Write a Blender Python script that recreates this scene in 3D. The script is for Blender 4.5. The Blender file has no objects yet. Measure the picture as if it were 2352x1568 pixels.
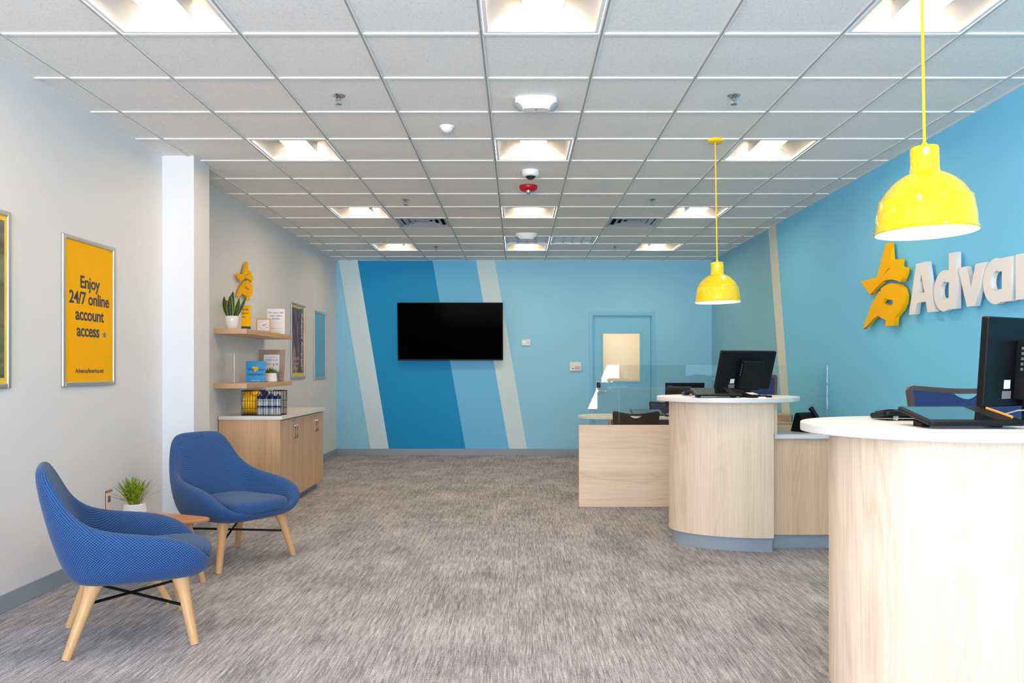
import bpy, bmesh, math, random
from mathutils import Matrix, Vector
random.seed(7)
SC = bpy.context.scene
COL = SC.collection
PI = math.pi
R = math.radians

# ------------------------------------------------------------------ camera, daylight, exposure
cam_data = bpy.data.cameras.new('camera')
cam = bpy.data.objects.new('camera', cam_data)
COL.objects.link(cam)
cam.location = (0, 0, 1.3415)
cam.rotation_euler = (PI / 2, 0, 0)
cam_data.sensor_width = 36
cam_data.lens = 1818 / 2352 * 36
cam_data.shift_x = -14 / 2352
cam_data.shift_y = 64 / 2352
cam_data.clip_start = 0.05
SC.camera = cam

DAY = 10.8            # radiance of the bright overcast sky outside the shop front
LAMP = 18.5          # radiance of the ceiling light diffusers
SC.view_settings.view_transform = 'Standard'
SC.view_settings.look = 'None'
SC.view_settings.exposure = 1.17
SC.view_settings.gamma = 1.0
SC.view_settings.use_curve_mapping = False

world = bpy.data.worlds.new('overcast_daylight')
SC.world = world
world.use_nodes = True
wn = world.node_tree
wn.nodes.clear()
wo = wn.nodes.new('ShaderNodeOutputWorld')
wb = wn.nodes.new('ShaderNodeBackground')
wr = wn.nodes.new('ShaderNodeValToRGB')
ws = wn.nodes.new('ShaderNodeSeparateXYZ')
wc = wn.nodes.new('ShaderNodeTexCoord')
wm = wn.nodes.new('ShaderNodeMapRange')
wm.inputs['From Min'].default_value = -1
wn.links.new(wc.outputs['Generated'], ws.inputs[0])
wn.links.new(ws.outputs['Z'], wm.inputs['Value'])
wn.links.new(wm.outputs[0], wr.inputs[0])
wr.color_ramp.elements[0].position = 0.44
wr.color_ramp.elements[0].color = (1.20, 1.20, 1.25, 1)
wr.color_ramp.elements[1].position = 0.52
wr.color_ramp.elements[1].color = (0.57, 0.67, 0.86, 1)
wn.links.new(wr.outputs[0], wb.inputs[0])
wb.inputs[1].default_value = DAY
wn.links.new(wb.outputs[0], wo.inputs[0])

def portal(x0, x1, z0, z1, y):
    d = bpy.data.lights.new('window_daylight', 'AREA')
    d.shape = 'RECTANGLE'
    d.size = x1 - x0
    d.size_y = z1 - z0
    d.cycles.is_portal = True
    o = bpy.data.objects.new('window_daylight', d)
    COL.objects.link(o)
    o.location = ((x0 + x1) / 2, y, (z0 + z1) / 2)
    o.rotation_euler = (PI / 2, 0, 0)     # shines along +Y into the room

FRONT_Y = -3.2
WINS = [(-2.72, -1.05, 0.35, 2.75), (-0.95, 0.95, 0.35, 2.75), (1.38, 1.92, 0.345, 2.75), (1.93, 2.44, 0.90, 2.75)]
for (a, b, c, d) in WINS:
    portal(a, b, c, d, FRONT_Y)

# ------------------------------------------------------------------ materials
def lin(c):
    c = c / 255
    return c / 12.92 if c <= 0.04045 else ((c + 0.055) / 1.055) ** 2.4
def rgb(r, g, b):
    return (lin(r), lin(g), lin(b), 1)

def new_mat(name):
    m = bpy.data.materials.new(name)
    m.use_nodes = True
    return m, m.node_tree, m.node_tree.nodes['Principled BSDF']

def plain(name, col, rough=0.5, metal=0.0, spec=0.5, coat=0.0, emit=None, es=0.0):
    m, t, b = new_mat(name)
    b.inputs['Base Color'].default_value = col
    b.inputs['Roughness'].default_value = rough
    b.inputs['Metallic'].default_value = metal
    b.inputs['Specular IOR Level'].default_value = spec
    b.inputs['Coat Weight'].default_value = coat
    if emit:
        b.inputs['Emission Color'].default_value = emit
        b.inputs['Emission Strength'].default_value = es
    return m

def nd(t, kind, **kw):
    n = t.nodes.new(kind)
    for k, v in kw.items():
        setattr(n, k, v)
    return n
def mth(t, op, a, b=None):
    n = t.nodes.new('ShaderNodeMath')
    n.operation = op
    for i, x in enumerate((a, b)):
        if x is None:
            continue
        if isinstance(x, (int, float)):
            n.inputs[i].default_value = x
        else:
            t.links.new(x, n.inputs[i])
    return n.outputs[0]
def ramp(t, fac, stops):
    n = t.nodes.new('ShaderNodeValToRGB')
    e = n.color_ramp.elements
    while len(e) < len(stops):
        e.new(0.5)
    for k, (p, c) in enumerate(stops):
        e[k].position = p
        e[k].color = c
    t.links.new(fac, n.inputs[0])
    return n.outputs[0]
def coords(t, scale, kind='Object', loc=(0, 0, 0)):
    c = t.nodes.new('ShaderNodeTexCoord')
    m = t.nodes.new('ShaderNodeMapping')
    m.inputs['Scale'].default_value = scale
    m.inputs['Location'].default_value = loc
    t.links.new(c.outputs[kind], m.inputs[0])
    return m.outputs[0]
def noise(t, vec, scale=1.0, detail=3.0, rough=0.5, dist=0.0):
    n = t.nodes.new('ShaderNodeTexNoise')
    n.inputs['Scale'].default_value = scale
    n.inputs['Detail'].default_value = detail
    n.inputs['Roughness'].default_value = rough
    n.inputs['Distortion'].default_value = dist
    t.links.new(vec, n.inputs['Vector'])
    return n.outputs[0]
def mix(t, fac, a, b, mode='MIX'):
    n = t.nodes.new('ShaderNodeMix')
    n.data_type = 'RGBA'
    n.blend_type = mode
    for sock, v in ((n.inputs[0], fac), (n.inputs[6], a), (n.inputs[7], b)):
        if isinstance(v, (int, float)):
            sock.default_value = v
        elif isinstance(v, tuple):
            sock.default_value = v
        else:
            t.links.new(v, sock)
    return n.outputs[2]
def bump(t, b, h, strength=0.2, dist=0.01):
    n = t.nodes.new('ShaderNodeBump')
    n.inputs['Strength'].default_value = strength
    n.inputs['Distance'].default_value = dist
    t.links.new(h, n.inputs['Height'])
    t.links.new(n.outputs[0], b.inputs['Normal'])

def wood(name, light, dark, axis='Z', seed=0.0, rough=0.42, contrast=1.0):
    """pale oak laminate: grain runs along one axis, with cathedral arches"""
    m, t, b = new_mat(name)
    def sc(a, l):
        return {'Z': (a, a, l), 'X': (l, a, a), 'Y': (a, l, a)}[axis]
    fine = noise(t, coords(t, sc(150, 2.2), loc=(seed, seed, seed)), 1, 3, 0.6)
    broad = noise(t, coords(t, sc(6.5, 0.25), loc=(seed, seed * 2, seed)), 1, 2, 0.5)
    warp = noise(t, coords(t, sc(3.6, 0.55), loc=(seed * 3, seed, seed)), 1, 1.5, 0.45, 0.25)
    rings = mth(t, 'PINGPONG', mth(t, 'MULTIPLY', warp, 16.0), 0.5)
    rings = mth(t, 'POWER', mth(t, 'MULTIPLY', rings, 2.0), 2.2)
    mask = ramp(t, broad, [(0.42, (0, 0, 0, 1)), (0.62, (1, 1, 1, 1))])
    k = mth(t, 'ADD', mth(t, 'MULTIPLY', fine, 0.50), mth(t, 'MULTIPLY', broad, 0.36))
    k = mth(t, 'ADD', k, mth(t, 'MULTIPLY', mth(t, 'MULTIPLY', rings, mask), 0.15 * contrast))
    c = ramp(t, k, [(0.30, light), (0.86, dark)])
    t.links.new(c, b.inputs['Base Color'])
    b.inputs['Roughness'].default_value = rough
    b.inputs['Specular IOR Level'].default_value = 0.3
    bump(t, b, fine, 0.05, 0.001)
    return m

def carpet():
    m, t, b = new_mat('carpet')
    co = coords(t, (1, 1, 1))
    streak = noise(t, coords(t, (150, 7.0, 1)), 1, 4, 0.68)
    streak2 = noise(t, coords(t, (52, 1.6, 1), loc=(3, 5, 0)), 1, 2.5, 0.55)
    patch = noise(t, coords(t, (3.2, 2.1, 1), loc=(8, 1, 0)), 1, 2.5, 0.55)
    loops = noise(t, coords(t, (420, 95, 1)), 1, 2, 0.65)
    k = mth(t, 'ADD', mth(t, 'MULTIPLY', streak, 0.46), mth(t, 'MULTIPLY', streak2, 0.18))
    k = mth(t, 'ADD', k, mth(t, 'MULTIPLY', patch, 0.16))
    k = mth(t, 'ADD', k, mth(t, 'MULTIPLY', loops, 0.42))
    c = ramp(t, k, [(0.44, rgb(84, 82, 85)), (0.57, rgb(142, 139, 141)), (0.66, rgb(190, 187, 189)), (0.82, rgb(245, 243, 244))])
    t.links.new(c, b.inputs['Base Color'])
    b.inputs['Roughness'].default_value = 0.95
    b.inputs['Specular IOR Level'].default_value = 0.1
    bump(t, b, k, 0.5, 0.006)
    return m

def fabric():
    m, t, b = new_mat('blue_woven_fabric')
    c = t.nodes.new('ShaderNodeUVMap')
    s = t.nodes.new('ShaderNodeSeparateXYZ')
    t.links.new(c.outputs[0], s.inputs[0])
    u = mth(t, 'MULTIPLY', s.outputs[0], 2 * PI / 0.0155)
    v = mth(t, 'MULTIPLY', s.outputs[1], 2 * PI / 0.0140)
    k = mth(t, 'MULTIPLY', mth(t, 'COSINE', u), mth(t, 'COSINE', v))
    fine = noise(t, coords(t, (900, 900, 900)), 1, 1, 0.5)
    k2 = mth(t, 'ADD', mth(t, 'MULTIPLY', k, 0.5), fine)
    cc = ramp(t, k2, [(0.20, rgb(20, 40, 84)), (0.38, rgb(36, 68, 118)), (0.62, rgb(52, 92, 146)), (0.85, rgb(70, 114, 166))])
    t.links.new(cc, b.inputs['Base Color'])
    b.inputs['Roughness'].default_value = 0.8
    b.inputs['Sheen Weight'].default_value = 0.15
    b.inputs['Specular IOR Level'].default_value = 0.2
    bump(t, b, k, 0.25, 0.002)
    return m

def tile_mat():
    m, t, b = new_mat('ceiling_tile')
    n = noise(t, coords(t, (95, 95, 95)), 1, 3, 0.7)
    c = ramp(t, n, [(0.22, rgb(196, 195, 193)), (0.42, rgb(236, 235, 233)), (0.7, rgb(242, 241, 239))])
    t.links.new(c, b.inputs['Base Color'])
    b.inputs['Roughness'].default_value = 0.95
    b.inputs['Specular IOR Level'].default_value = 0.1
    bump(t, b, n, 0.15, 0.002)
    return m

def paint(name, col, rough=0.55):
    m, t, b = new_mat(name)
    n = noise(t, coords(t, (140, 140, 140)), 1, 2, 0.5)
    b.inputs['Base Color'].default_value = col
    b.inputs['Roughness'].default_value = rough
    b.inputs['Specular IOR Level'].default_value = 0.3
    bump(t, b, n, 0.06, 0.001)
    return m

def glass_mat(name, tint=(1, 1, 1, 1), boost=1.0):
    m, t, b = new_mat(name)
    t.nodes.remove(b)
    out = t.nodes['Material Output']
    tr = t.nodes.new('ShaderNodeBsdfTransparent')
    tr.inputs[0].default_value = tint
    gl = t.nodes.new('ShaderNodeBsdfGlossy')
    gl.inputs['Roughness'].default_value = 0.0
    fr = t.nodes.new('ShaderNodeFresnel')
    fr.inputs[0].default_value = 1.5
    mx = t.nodes.new('ShaderNodeMixShader')
    t.links.new(mth(t, 'MULTIPLY', fr.outputs[0], boost), mx.inputs[0])
    t.links.new(tr.outputs[0], mx.inputs[1])
    t.links.new(gl.outputs[0], mx.inputs[2])
    t.links.new(mx.outputs[0], out.inputs[0])
    return m

M = {}
M['wall'] = paint('grey_white_paint', rgb(229, 228, 228))
M['navyblue'] = paint('deep_blue_paint', rgb(0, 146, 202))
M['midblue'] = paint('middle_blue_paint', rgb(114, 196, 238))
M['lightblue'] = paint('light_blue_paint', rgb(150, 211, 238))
M['pale'] = paint('pale_aqua_paint', rgb(212, 232, 234))
M['sideblue'] = paint('side_wall_blue_paint', rgb(122, 208, 246))
M['sidelight'] = paint('side_wall_light_blue_paint', rgb(140, 198, 218))
M['sidepale'] = paint('side_wall_pale_paint', rgb(222, 226, 214))
M['doorblue'] = paint('door_blue_paint', rgb(134, 202, 230), 0.35)
M['rubber'] = plain('grey_rubber_base', rgb(152, 161, 171), 0.5)
M['carpet'] = carpet()
M['tile'] = tile_mat()
M['grid'] = plain('white_grid_metal', rgb(236, 236, 234), 0.4)
M['gridgrey'] = plain('grey_grid_slot', rgb(165, 165, 165), 0.5)
M['oak'] = wood('pale_oak', rgb(241, 221, 196), rgb(200, 164, 128))
M['oaklow'] = wood('warm_pale_oak', rgb(242, 210, 174), rgb(198, 154, 114), 'Z', 13.0)
M['oakx'] = wood('pale_oak_level_grain', rgb(242, 220, 194), rgb(204, 166, 130), 'X', 4.0)
M['oakcab'] = wood('cabinet_oak', rgb(222, 186, 148), rgb(172, 128, 90), 'Z', 9.0)
M['oakshelf'] = wood('shelf_oak', rgb(222, 186, 146), rgb(176, 132, 90), 'Y', 2.0)
M['beech'] = wood('beech', rgb(224, 176, 124), rgb(198, 142, 92), 'Z', 6.0, 0.3, 0.4)
M['beechtop'] = wood('beech_tabletop', rgb(206, 146, 100), rgb(180, 118, 74), 'X', 6.0, 0.35, 0.5)
M['white'] = plain('white_laminate', rgb(228, 226, 223), 0.4)
M['whitegloss'] = plain('white_glaze', rgb(244, 242, 238), 0.12, coat=0.5)
M['whitematte'] = plain('white_plastic', rgb(240, 239, 236), 0.5)
M['cream'] = plain('cream_plastic', rgb(240, 234, 224), 0.5)
M['fabric'] = fabric()
M['black'] = plain('black_plastic', rgb(9, 9, 10), 0.42, spec=0.25)
M['softblack'] = plain('black_metal', rgb(14, 14, 15), 0.5, spec=0.25)
M['screen'] = plain('dark_screen', rgb(1, 1, 1), 0.12, spec=0.004)
M['padscreen'] = plain('glossy_dark_screen', rgb(8, 12, 14), 0.04, spec=0.9, coat=1.0)
M['yellow'] = plain('yellow_enamel', rgb(255, 214, 0), 0.16, coat=0.6)
M['yellowcord'] = plain('yellow_cord', rgb(252, 206, 20), 0.5)
M['logo'] = plain('amber_foam', rgb(255, 190, 0), 0.6, spec=0.15)
M['amberprint'] = plain('amber_print', rgb(255, 184, 0), 0.6, spec=0.12)
M['yellowprint'] = plain('yellow_print', rgb(246, 206, 40), 0.4)
M['disc'] = plain('yellow_disc_plastic', rgb(255, 190, 0), 0.35)
M['letter'] = plain('white_foam', rgb(240, 236, 232), 0.5)
M['alu'] = plain('brushed_aluminium', rgb(200, 196, 190), 0.35, 0.75)
M['chrome'] = plain('chrome', rgb(210, 210, 212), 0.15, 1.0)
M['steel'] = plain('grey_steel', rgb(150, 156, 162), 0.35, 0.7)
M['navyink'] = plain('dark_grey_ink', rgb(58, 60, 72), 0.6)
M['blueink'] = plain('blue_ink', rgb(92, 112, 152), 0.6)
M['greyink'] = plain('grey_ink', rgb(120, 120, 126), 0.6)
M['whiteink'] = plain('white_ink', rgb(245, 245, 245), 0.6)
M['orangeink'] = plain('orange_ink', rgb(214, 158, 112), 0.6)
M['posterblue'] = plain('blue_print', rgb(92, 176, 214), 0.4)
M['cardblue'] = plain('bright_blue_print', rgb(20, 152, 210), 0.4)
M['paper'] = plain('white_paper', rgb(240, 236, 232), 0.6)
M['red'] = plain('red_plastic', rgb(190, 10, 18), 0.3)
M['clear'] = glass_mat('clear_acrylic', (0.97, 0.98, 0.98, 1))
M['pane'] = glass_mat('clear_glass', (0.97, 0.985, 0.985, 1), 1.35)
M['shopglass'] = glass_mat('shop_window_glass', (0.96, 0.98, 0.98, 1))
M['beige'] = plain('beige_paint', rgb(234, 208, 172), 0.7)
M['framewood'] = wood('grey_brown_frame_wood', rgb(176, 150, 130), rgb(120, 98, 84), 'Z', 3.0)
M['chairwood'] = plain('brown_chair_frame', rgb(88, 64, 54), 0.45)
M['navy'] = plain('navy_upholstery', rgb(32, 56, 104), 0.8)
M['navyplastic'] = plain('navy_plastic', rgb(20, 28, 84), 0.3)
M['lampglass'] = plain('frosted_lamp_glass', rgb(172, 174, 174), 0.3)
M['soil'] = plain('dark_soil', rgb(40, 32, 26), 0.9)
M['lens'] = plain('lit_diffuser', rgb(255, 250, 240), 0.5, emit=(1.0, 0.75, 0.48, 1), es=LAMP)
M['reflector'] = plain('white_reflector', rgb(222, 219, 214), 0.5)
M['bulb'] = plain('lit_bulb', rgb(255, 255, 250), 0.5, emit=(1.0, 0.93, 0.80, 1), es=22.0)
M['ventgrey'] = plain('vent_grey_metal', rgb(176, 184, 192), 0.4, 0.2)
M['dark'] = plain('dark_void', rgb(26, 28, 32), 0.8)
M['ventback'] = plain('vent_inner_grey', rgb(116, 122, 128), 0.7)
M['gold'] = plain('orange_pen', rgb(214, 146, 70), 0.35)
M['grilleblue'] = plain('pale_blue_grille', rgb(196, 214, 226), 0.5)

def leaf_mat(name, dark, light, edge=None):
    m, t, b = new_mat(name)
    u = t.nodes.new('ShaderNodeUVMap')
    s = t.nodes.new('ShaderNodeSeparateXYZ')
    t.links.new(u.outputs[0], s.inputs[0])
    n = noise(t, coords(t, (40, 40, 90)), 1, 2, 0.5)
    c = ramp(t, n, [(0.35, dark), (0.65, light)])
    if edge:
        e = mth(t, 'ABSOLUTE', mth(t, 'SUBTRACT', s.outputs[0], 0.5))
        f = mth(t, 'GREATER_THAN', e, 0.38)
        c = mix(t, f, c, edge)
    t.links.new(c, b.inputs['Base Color'])
    b.inputs['Roughness'].default_value = 0.45
    return m
M['grass'] = leaf_mat('grass_leaf', rgb(66, 98, 20), rgb(164, 178, 40))
M['snake'] = leaf_mat('snake_plant_leaf', rgb(28, 52, 26), rgb(52, 78, 40), rgb(190, 196, 84))
M['succ'] = leaf_mat('succulent_leaf', rgb(70, 96, 36), rgb(120, 138, 56))

def photo_print(name, stops, scale):
    m, t, b = new_mat(name)
    n = noise(t, coords(t, scale), 1, 2.5, 0.55, 0.8)
    t.links.new(ramp(t, n, stops), b.inputs['Base Color'])
    b.inputs['Roughness'].default_value = 0.4
    return m
M['streetphoto'] = photo_print('dim_photo_print', [(0.3, rgb(66, 60, 58)), (0.5, rgb(112, 104, 98)), (0.7, rgb(150, 142, 134))], (1.2, 7, 1))
M['peoplephoto'] = photo_print('warm_dark_photo_print', [(0.3, rgb(40, 52, 72)), (0.48, rgb(84, 74, 92)), (0.56, rgb(142, 96, 92)), (0.66, rgb(196, 170, 158)), (0.8, rgb(210, 200, 196))], (9, 3.2, 1))

# ------------------------------------------------------------------ mesh helpers
class MB:
    def __init__(self):
        self.v = []; self.f = []; self.uv = {}; self.mi = []
    def add(self, verts, faces, mi=0, uvs=None):
        o = len(self.v)
        self.v += [tuple(p) for p in verts]
        for k, f in enumerate(faces):
            if uvs:
                self.uv[len(self.f)] = uvs[k]
            self.f.append(tuple(i + o for i in f))
            self.mi.append(mi)
        return self
    def box(self, x0, y0, z0, x1, y1, z1, mi=0):
        v = [(x, y, z) for z in (z0, z1) for y in (y0, y1) for x in (x0, x1)]
        return self.add(v, [(0, 2, 3, 1), (4, 5, 7, 6), (0, 1, 5, 4), (2, 6, 7, 3), (0, 4, 6, 2), (1, 3, 7, 5)], mi)
    def boxm(self, size, mat, mi=0):
        sx, sy, sz = (s / 2 for s in size)
        v = [mat @ Vector((x, y, z)) for z in (-sz, sz) for y in (-sy, sy) for x in (-sx, sx)]
        return self.add(v, [(0, 2, 3, 1), (4, 5, 7, 6), (0, 1, 5, 4), (2, 6, 7, 3), (0, 4, 6, 2), (1, 3, 7, 5)], mi)
    def prism(self, poly, a0, a1, axis='z', mi=0):
        """polygon (counter-clockwise) pushed from a0 to a1 along an axis; poly gives the two other coordinates"""
        n = len(poly)
        def P(p, a):
            return {'z': (p[0], p[1], a), 'y': (p[0], a, p[1]), 'x': (a, p[0], p[1])}[axis]
        v = [P(p, a0) for p in poly] + [P(p, a1) for p in poly]
        f = [tuple(range(n - 1, -1, -1)), tuple(range(n, 2 * n))]
        f += [(i, (i + 1) % n, n + (i + 1) % n, n + i) for i in range(n)]
        return self.add(v, f, mi)
    def lathe(self, prof, n=32, c=(0, 0, 0), mi=0, mat=None):
        v = []; f = []
        k = len(prof)
        for i in range(n):
            a = 2 * PI * i / n
            for r, z in prof:
                p = Vector((c[0] + r * math.cos(a), c[1] + r * math.sin(a), c[2] + z))
                v.append(mat @ p if mat else p)
        for i in range(n):
            j = (i + 1) % n
            for q in range(k - 1):
                f.append((i * k + q, j * k + q, j * k + q + 1, i * k + q + 1))
        return self.add(v, f, mi)
    def tube(self, pts, rad, n=10, mi=0, caps=True):
        pts = [Vector(p) for p in pts]
        if not isinstance(rad, (list, tuple)):
            rad = [rad] * len(pts)
        v = []; f = []
        up = Vector((0, 0, 1))
        for i, p in enumerate(pts):
            d = (pts[min(i + 1, len(pts) - 1)] - pts[max(i - 1, 0)]).normalized()
            s = d.cross(up)
            if s.length < 1e-3:
                s = d.cross(Vector((1, 0, 0)))
            s.normalize()
            w = s.cross(d)
            for j in range(n):
                a = 2 * PI * j / n
                v.append(p + (s * math.cos(a) + w * math.sin(a)) * rad[i])
        for i in range(len(pts) - 1):
            for j in range(n):
                k = (j + 1) % n
                f.append((i * n + j, i * n + k, (i + 1) * n + k, (i + 1) * n + j))
        if caps:
            f.append(tuple(range(n - 1, -1, -1)))
            f.append(tuple((len(pts) - 1) * n + j for j in range(n)))
        return self.add(v, f, mi)
    def build(self, name, mat, parent=None, smooth=None, bevel=0.0, sub=0, segs=2):
        me = bpy.data.meshes.new(name)
        me.from_pydata(self.v, [], self.f)
        mats = mat if isinstance(mat, (list, tuple)) else [mat]
        for m in mats:
            me.materials.append(m)
        me.polygons.foreach_set('material_index', self.mi)
        if self.uv:
            l = me.uv_layers.new(name='UVMap')
            for p in me.polygons:
                q = self.uv.get(p.index)
                if q:
                    for k, li in enumerate(p.loop_indices):
                        l.data[li].uv = q[k]
        bm = bmesh.new()
        bm.from_mesh(me)
        bmesh.ops.recalc_face_normals(bm, faces=bm.faces)
        bm.to_mesh(me)
        bm.free()
        if smooth:
            me.polygons.foreach_set('use_smooth', [True] * len(me.polygons))
            if smooth < 180:
                me.set_sharp_from_angle(angle=R(smooth))
        o = bpy.data.objects.new(name, me)
        COL.objects.link(o)
        if parent:
            o.parent = parent
        if sub:
            md = o.modifiers.new('smooth', 'SUBSURF')
            md.levels = md.render_levels = sub
        if bevel:
            md = o.modifiers.new('edge', 'BEVEL')
            md.width = bevel
            md.segments = segs
            md.limit_method = 'ANGLE'
            md.angle_limit = R(40)
        return o

def tag(o, label, cat, group=None):
    o['label'] = label
    o['category'] = cat
    if group:
        o['group'] = group
    return o
def thing(name, label, cat, loc=(0, 0, 0), rot=(0, 0, 0), group=None, matrix=None):
    o = bpy.data.objects.new(name, None)
    COL.objects.link(o)
    o.empty_display_size = 0.1
    if matrix is not None:
        o.location = matrix.to_translation()
        o.rotation_euler = matrix.to_euler()
    else:
        o.location = loc
        o.rotation_euler = rot
    return tag(o, label, cat, group)
def struct(o):
    o['kind'] = 'structure'
    return o
def copy_thing(o, label, loc=None, rot=None, parent=None):
    c = o.copy()
    COL.objects.link(c)
    if parent:
        c.parent = parent
    else:
        c['label'] = label
        if loc:
            c.location = loc
        if rot:
            c.rotation_euler = rot
    for ch in [x for x in COL.objects if x.parent == o]:
        copy_thing(ch, None, parent=c)
    return c

def basis(x, y, z, loc):
    m = Matrix((x, y, z)).transposed().to_4x4()
    m.translation = Vector(loc)
    return m
XL, XR, YB, ZC = -2.84, 3.03, 12.38, 3.047
def on_left(y, z, x=XL):
    return basis((0, 1, 0), (0, 0, 1), (1, 0, 0), (x, y, z))
def on_right(y, z, x=XR):
    return basis((0, -1, 0), (0, 0, 1), (-1, 0, 0), (x, y, z))
def on_back(x, z, y=YB):
    return basis((1, 0, 0), (0, 0, 1), (0, -1, 0), (x, y, z))
def facing(x, y, z, yaw=0.0, lean=0.0):
    """local x to the right, y up, z towards the room's front; lean tips the top backwards"""
    m = Matrix.Translation((x, y, z)) @ Matrix.Rotation(yaw, 4, 'Z') @ Matrix.Rotation(-lean, 4, 'X')
    return m @ basis((1, 0, 0), (0, 0, 1), (0, -1, 0), (0, 0, 0))

def curve_mesh(name, cu, mat, parent, offset=(0, 0, 0), bevel=0.0):
    tmp = bpy.data.objects.new('tmp', cu)
    COL.objects.link(tmp)
    bpy.context.view_layer.update()
    dg = bpy.context.evaluated_depsgraph_get()
    me = bpy.data.meshes.new_from_object(tmp.evaluated_get(dg))
    bpy.data.objects.remove(tmp)
    me.name = name
    me.materials.clear()
    me.materials.append(mat)
    o = bpy.data.objects.new(name, me)
    COL.objects.link(o)
    if parent:
        o.parent = parent
    o.location = offset
    return o
def flat_shape(name, loops, depth, mat, parent=None, z0=0.0):
    """2D outline loops (inner loops become holes) with a thickness, in local x/y, from z0 to z0+depth"""
    cu = bpy.data.curves.new(name, 'CURVE')
    cu.dimensions = '2D'
    cu.fill_mode = 'BOTH'
    cu.extrude = depth / 2
    for lp in loops:
        s = cu.splines.new('POLY')
        s.points.add(len(lp) - 1)
        for k, p in enumerate(lp):
            s.points[k].co = (p[0], p[1], 0, 1)
        s.use_cyclic_u = True
    return curve_mesh(name, cu, mat, parent, (0, 0, z0 + depth / 2))
def lettering(body, size, mat, parent, x, y, z, bold=0.0, align='CENTER', name='lettering', spacing=1.0, sx=1.0, rotz=0.0, depth=0.0004, line=1.0):
    cu = bpy.data.curves.new(name, 'FONT')
    cu.body = body
    cu.size = size
    cu.align_x = align
    cu.align_y = 'BOTTOM_BASELINE'
    cu.extrude = depth
    cu.offset = bold * size
    cu.space_character = spacing
    cu.space_line = line
    cu.resolution_u = 4
    o = curve_mesh(name, cu, mat, parent, (x, y, z + depth))
    o.scale = (sx, 1, 1)
    o.rotation_euler = (0, 0, rotz)
    return o
def ell(cx, cy, rx, ry, a0=0, a1=360, n=48):
    return [(cx + rx * math.cos(R(a0 + (a1 - a0) * i / n)), cy + ry * math.sin(R(a0 + (a1 - a0) * i / n))) for i in range(n + (0 if a1 - a0 == 360 else 1))]
def rrect(x0, y0, x1, y1, r, n=5):
    p = []
    for cx, cy, a in ((x1 - r, y1 - r, 0), (x0 + r, y1 - r, 90), (x0 + r, y0 + r, 180), (x1 - r, y0 + r, 270)):
        p += ell(cx, cy, r, r, a, a + 90, n)
    return p

# ------------------------------------------------------------------ the room
G0, GW, GY = -0.187, 0.6096, 4.02                    # ceiling grid
CEIL_ROWS = (-5, -1, 3, 7, 11)
LIGHTS = [(k, j) for j in CEIL_ROWS for k in (-3, 0, 3)]
VENTS = [(-2, 8), (2, 8)]
GRILLES = [(0, 10), (1, 10)]
HOLES = set(LIGHTS + VENTS + GRILLES)
def cell(k, j):
    return (G0 + GW * k, GY + GW * (j), GW)
# light row index j holds the cell from GY+GW*j to GY+GW*(j+1); nearest photographed row is j = -1

struct(MB().box(XL - 0.1, FRONT_Y - 0.1, -0.1, XR + 0.1, YB + 0.1, 0).build('floor', M['carpet']))

mb = MB()
xs = sorted([XL - 0.06] + [G0 + GW * k for k in range(-4, 6)] + [XR + 0.06])
ys = sorted([FRONT_Y - 0.1] + [GY + GW * j for j in range(-12, 14)] + [YB + 0.06])
for a in range(len(xs) - 1):
    for c in range(len(ys) - 1):
        k = round((xs[a] - G0) / GW) if a else -5
        j = round((ys[c] - GY) / GW) if c else -13
        if (k, j) in HOLES:
            continue
        mb.box(xs[a], ys[c], ZC, xs[a + 1], ys[c + 1], ZC + 0.02)
ceil = struct(mb.build('ceiling', M['tile']))
mb = MB()
for k in range(-4, 6):
    x = G0 + GW * k
    mb.box(x - 0.005, FRONT_Y, ZC - 0.007, x + 0.005, YB, ZC - 0.0005, 1)
    mb.box(x - 0.0130, FRONT_Y, ZC - 0.009, x - 0.0051, YB, ZC - 0.0005, 0)
    mb.box(x + 0.0051, FRONT_Y, ZC - 0.009, x + 0.0130, YB, ZC - 0.0005, 0)
for j in range(-12, 14):
    y = GY + GW * j
    for a in range(len(xs) - 1):
        mb.box(max(xs[a], XL) + 0.0116, y - 0.012, ZC - 0.009, min(xs[a + 1], XR) - 0.0116, y + 0.012, ZC - 0.0005, 0)
for (x, s) in ((XL, 1), (XR, -1)):
    mb.box(min(x, x + s * 0.022), FRONT_Y, ZC - 0.006, max(x, x + s * 0.022), YB, ZC - 0.0005, 0)
mb.box(XL, YB - 0.022, ZC - 0.006, XR, YB, ZC - 0.0005, 0)
g = mb.build('ceiling_grid', [M['grid'], M['gridgrey']], ceil)

struct(MB().box(XL - 0.1, FRONT_Y - 0.1, 0, XL, YB, ZC + 0.05).build('wall_left', M['wall']))
struct(MB().box(XL, 6.31, 0, -2.585, 6.63, ZC).build('wall_column', M['wall'], bevel=0.004))

# back wall: painted diagonal bands, door opening
DX0, DX1, DZ = 1.162, 2.097, 2.193
def bk(px):
    return px
band = [(-2.84, -2.84), (-2.806, -2.291), (-2.513, -2.005), (-1.339, -0.806), (-0.659, -0.124), (-0.366, 0.156)]   # x at ceiling, x at floor
edges = band + [(XR, XR)]
bm_ = [M['lightblue'], M['pale'], M['navyblue'], M['midblue'], M['pale'], M['lightblue']]
mb = MB()
for i in range(5):
    (t0, b0), (t1, b1) = edges[i], edges[i + 1]
    mb.prism([(b0, 0), (b1, 0), (t1, ZC), (t0, ZC)], YB, YB + 0.1, 'y', i)
mb.prism([(0.156, 0), (DX0, 0), (DX0, DZ), (DX1, DZ), (DX1, 0), (XR, 0), (XR, ZC), (-0.366, ZC)], YB, YB + 0.1, 'y', 5)
struct(mb.build('wall_back', bm_))

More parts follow.
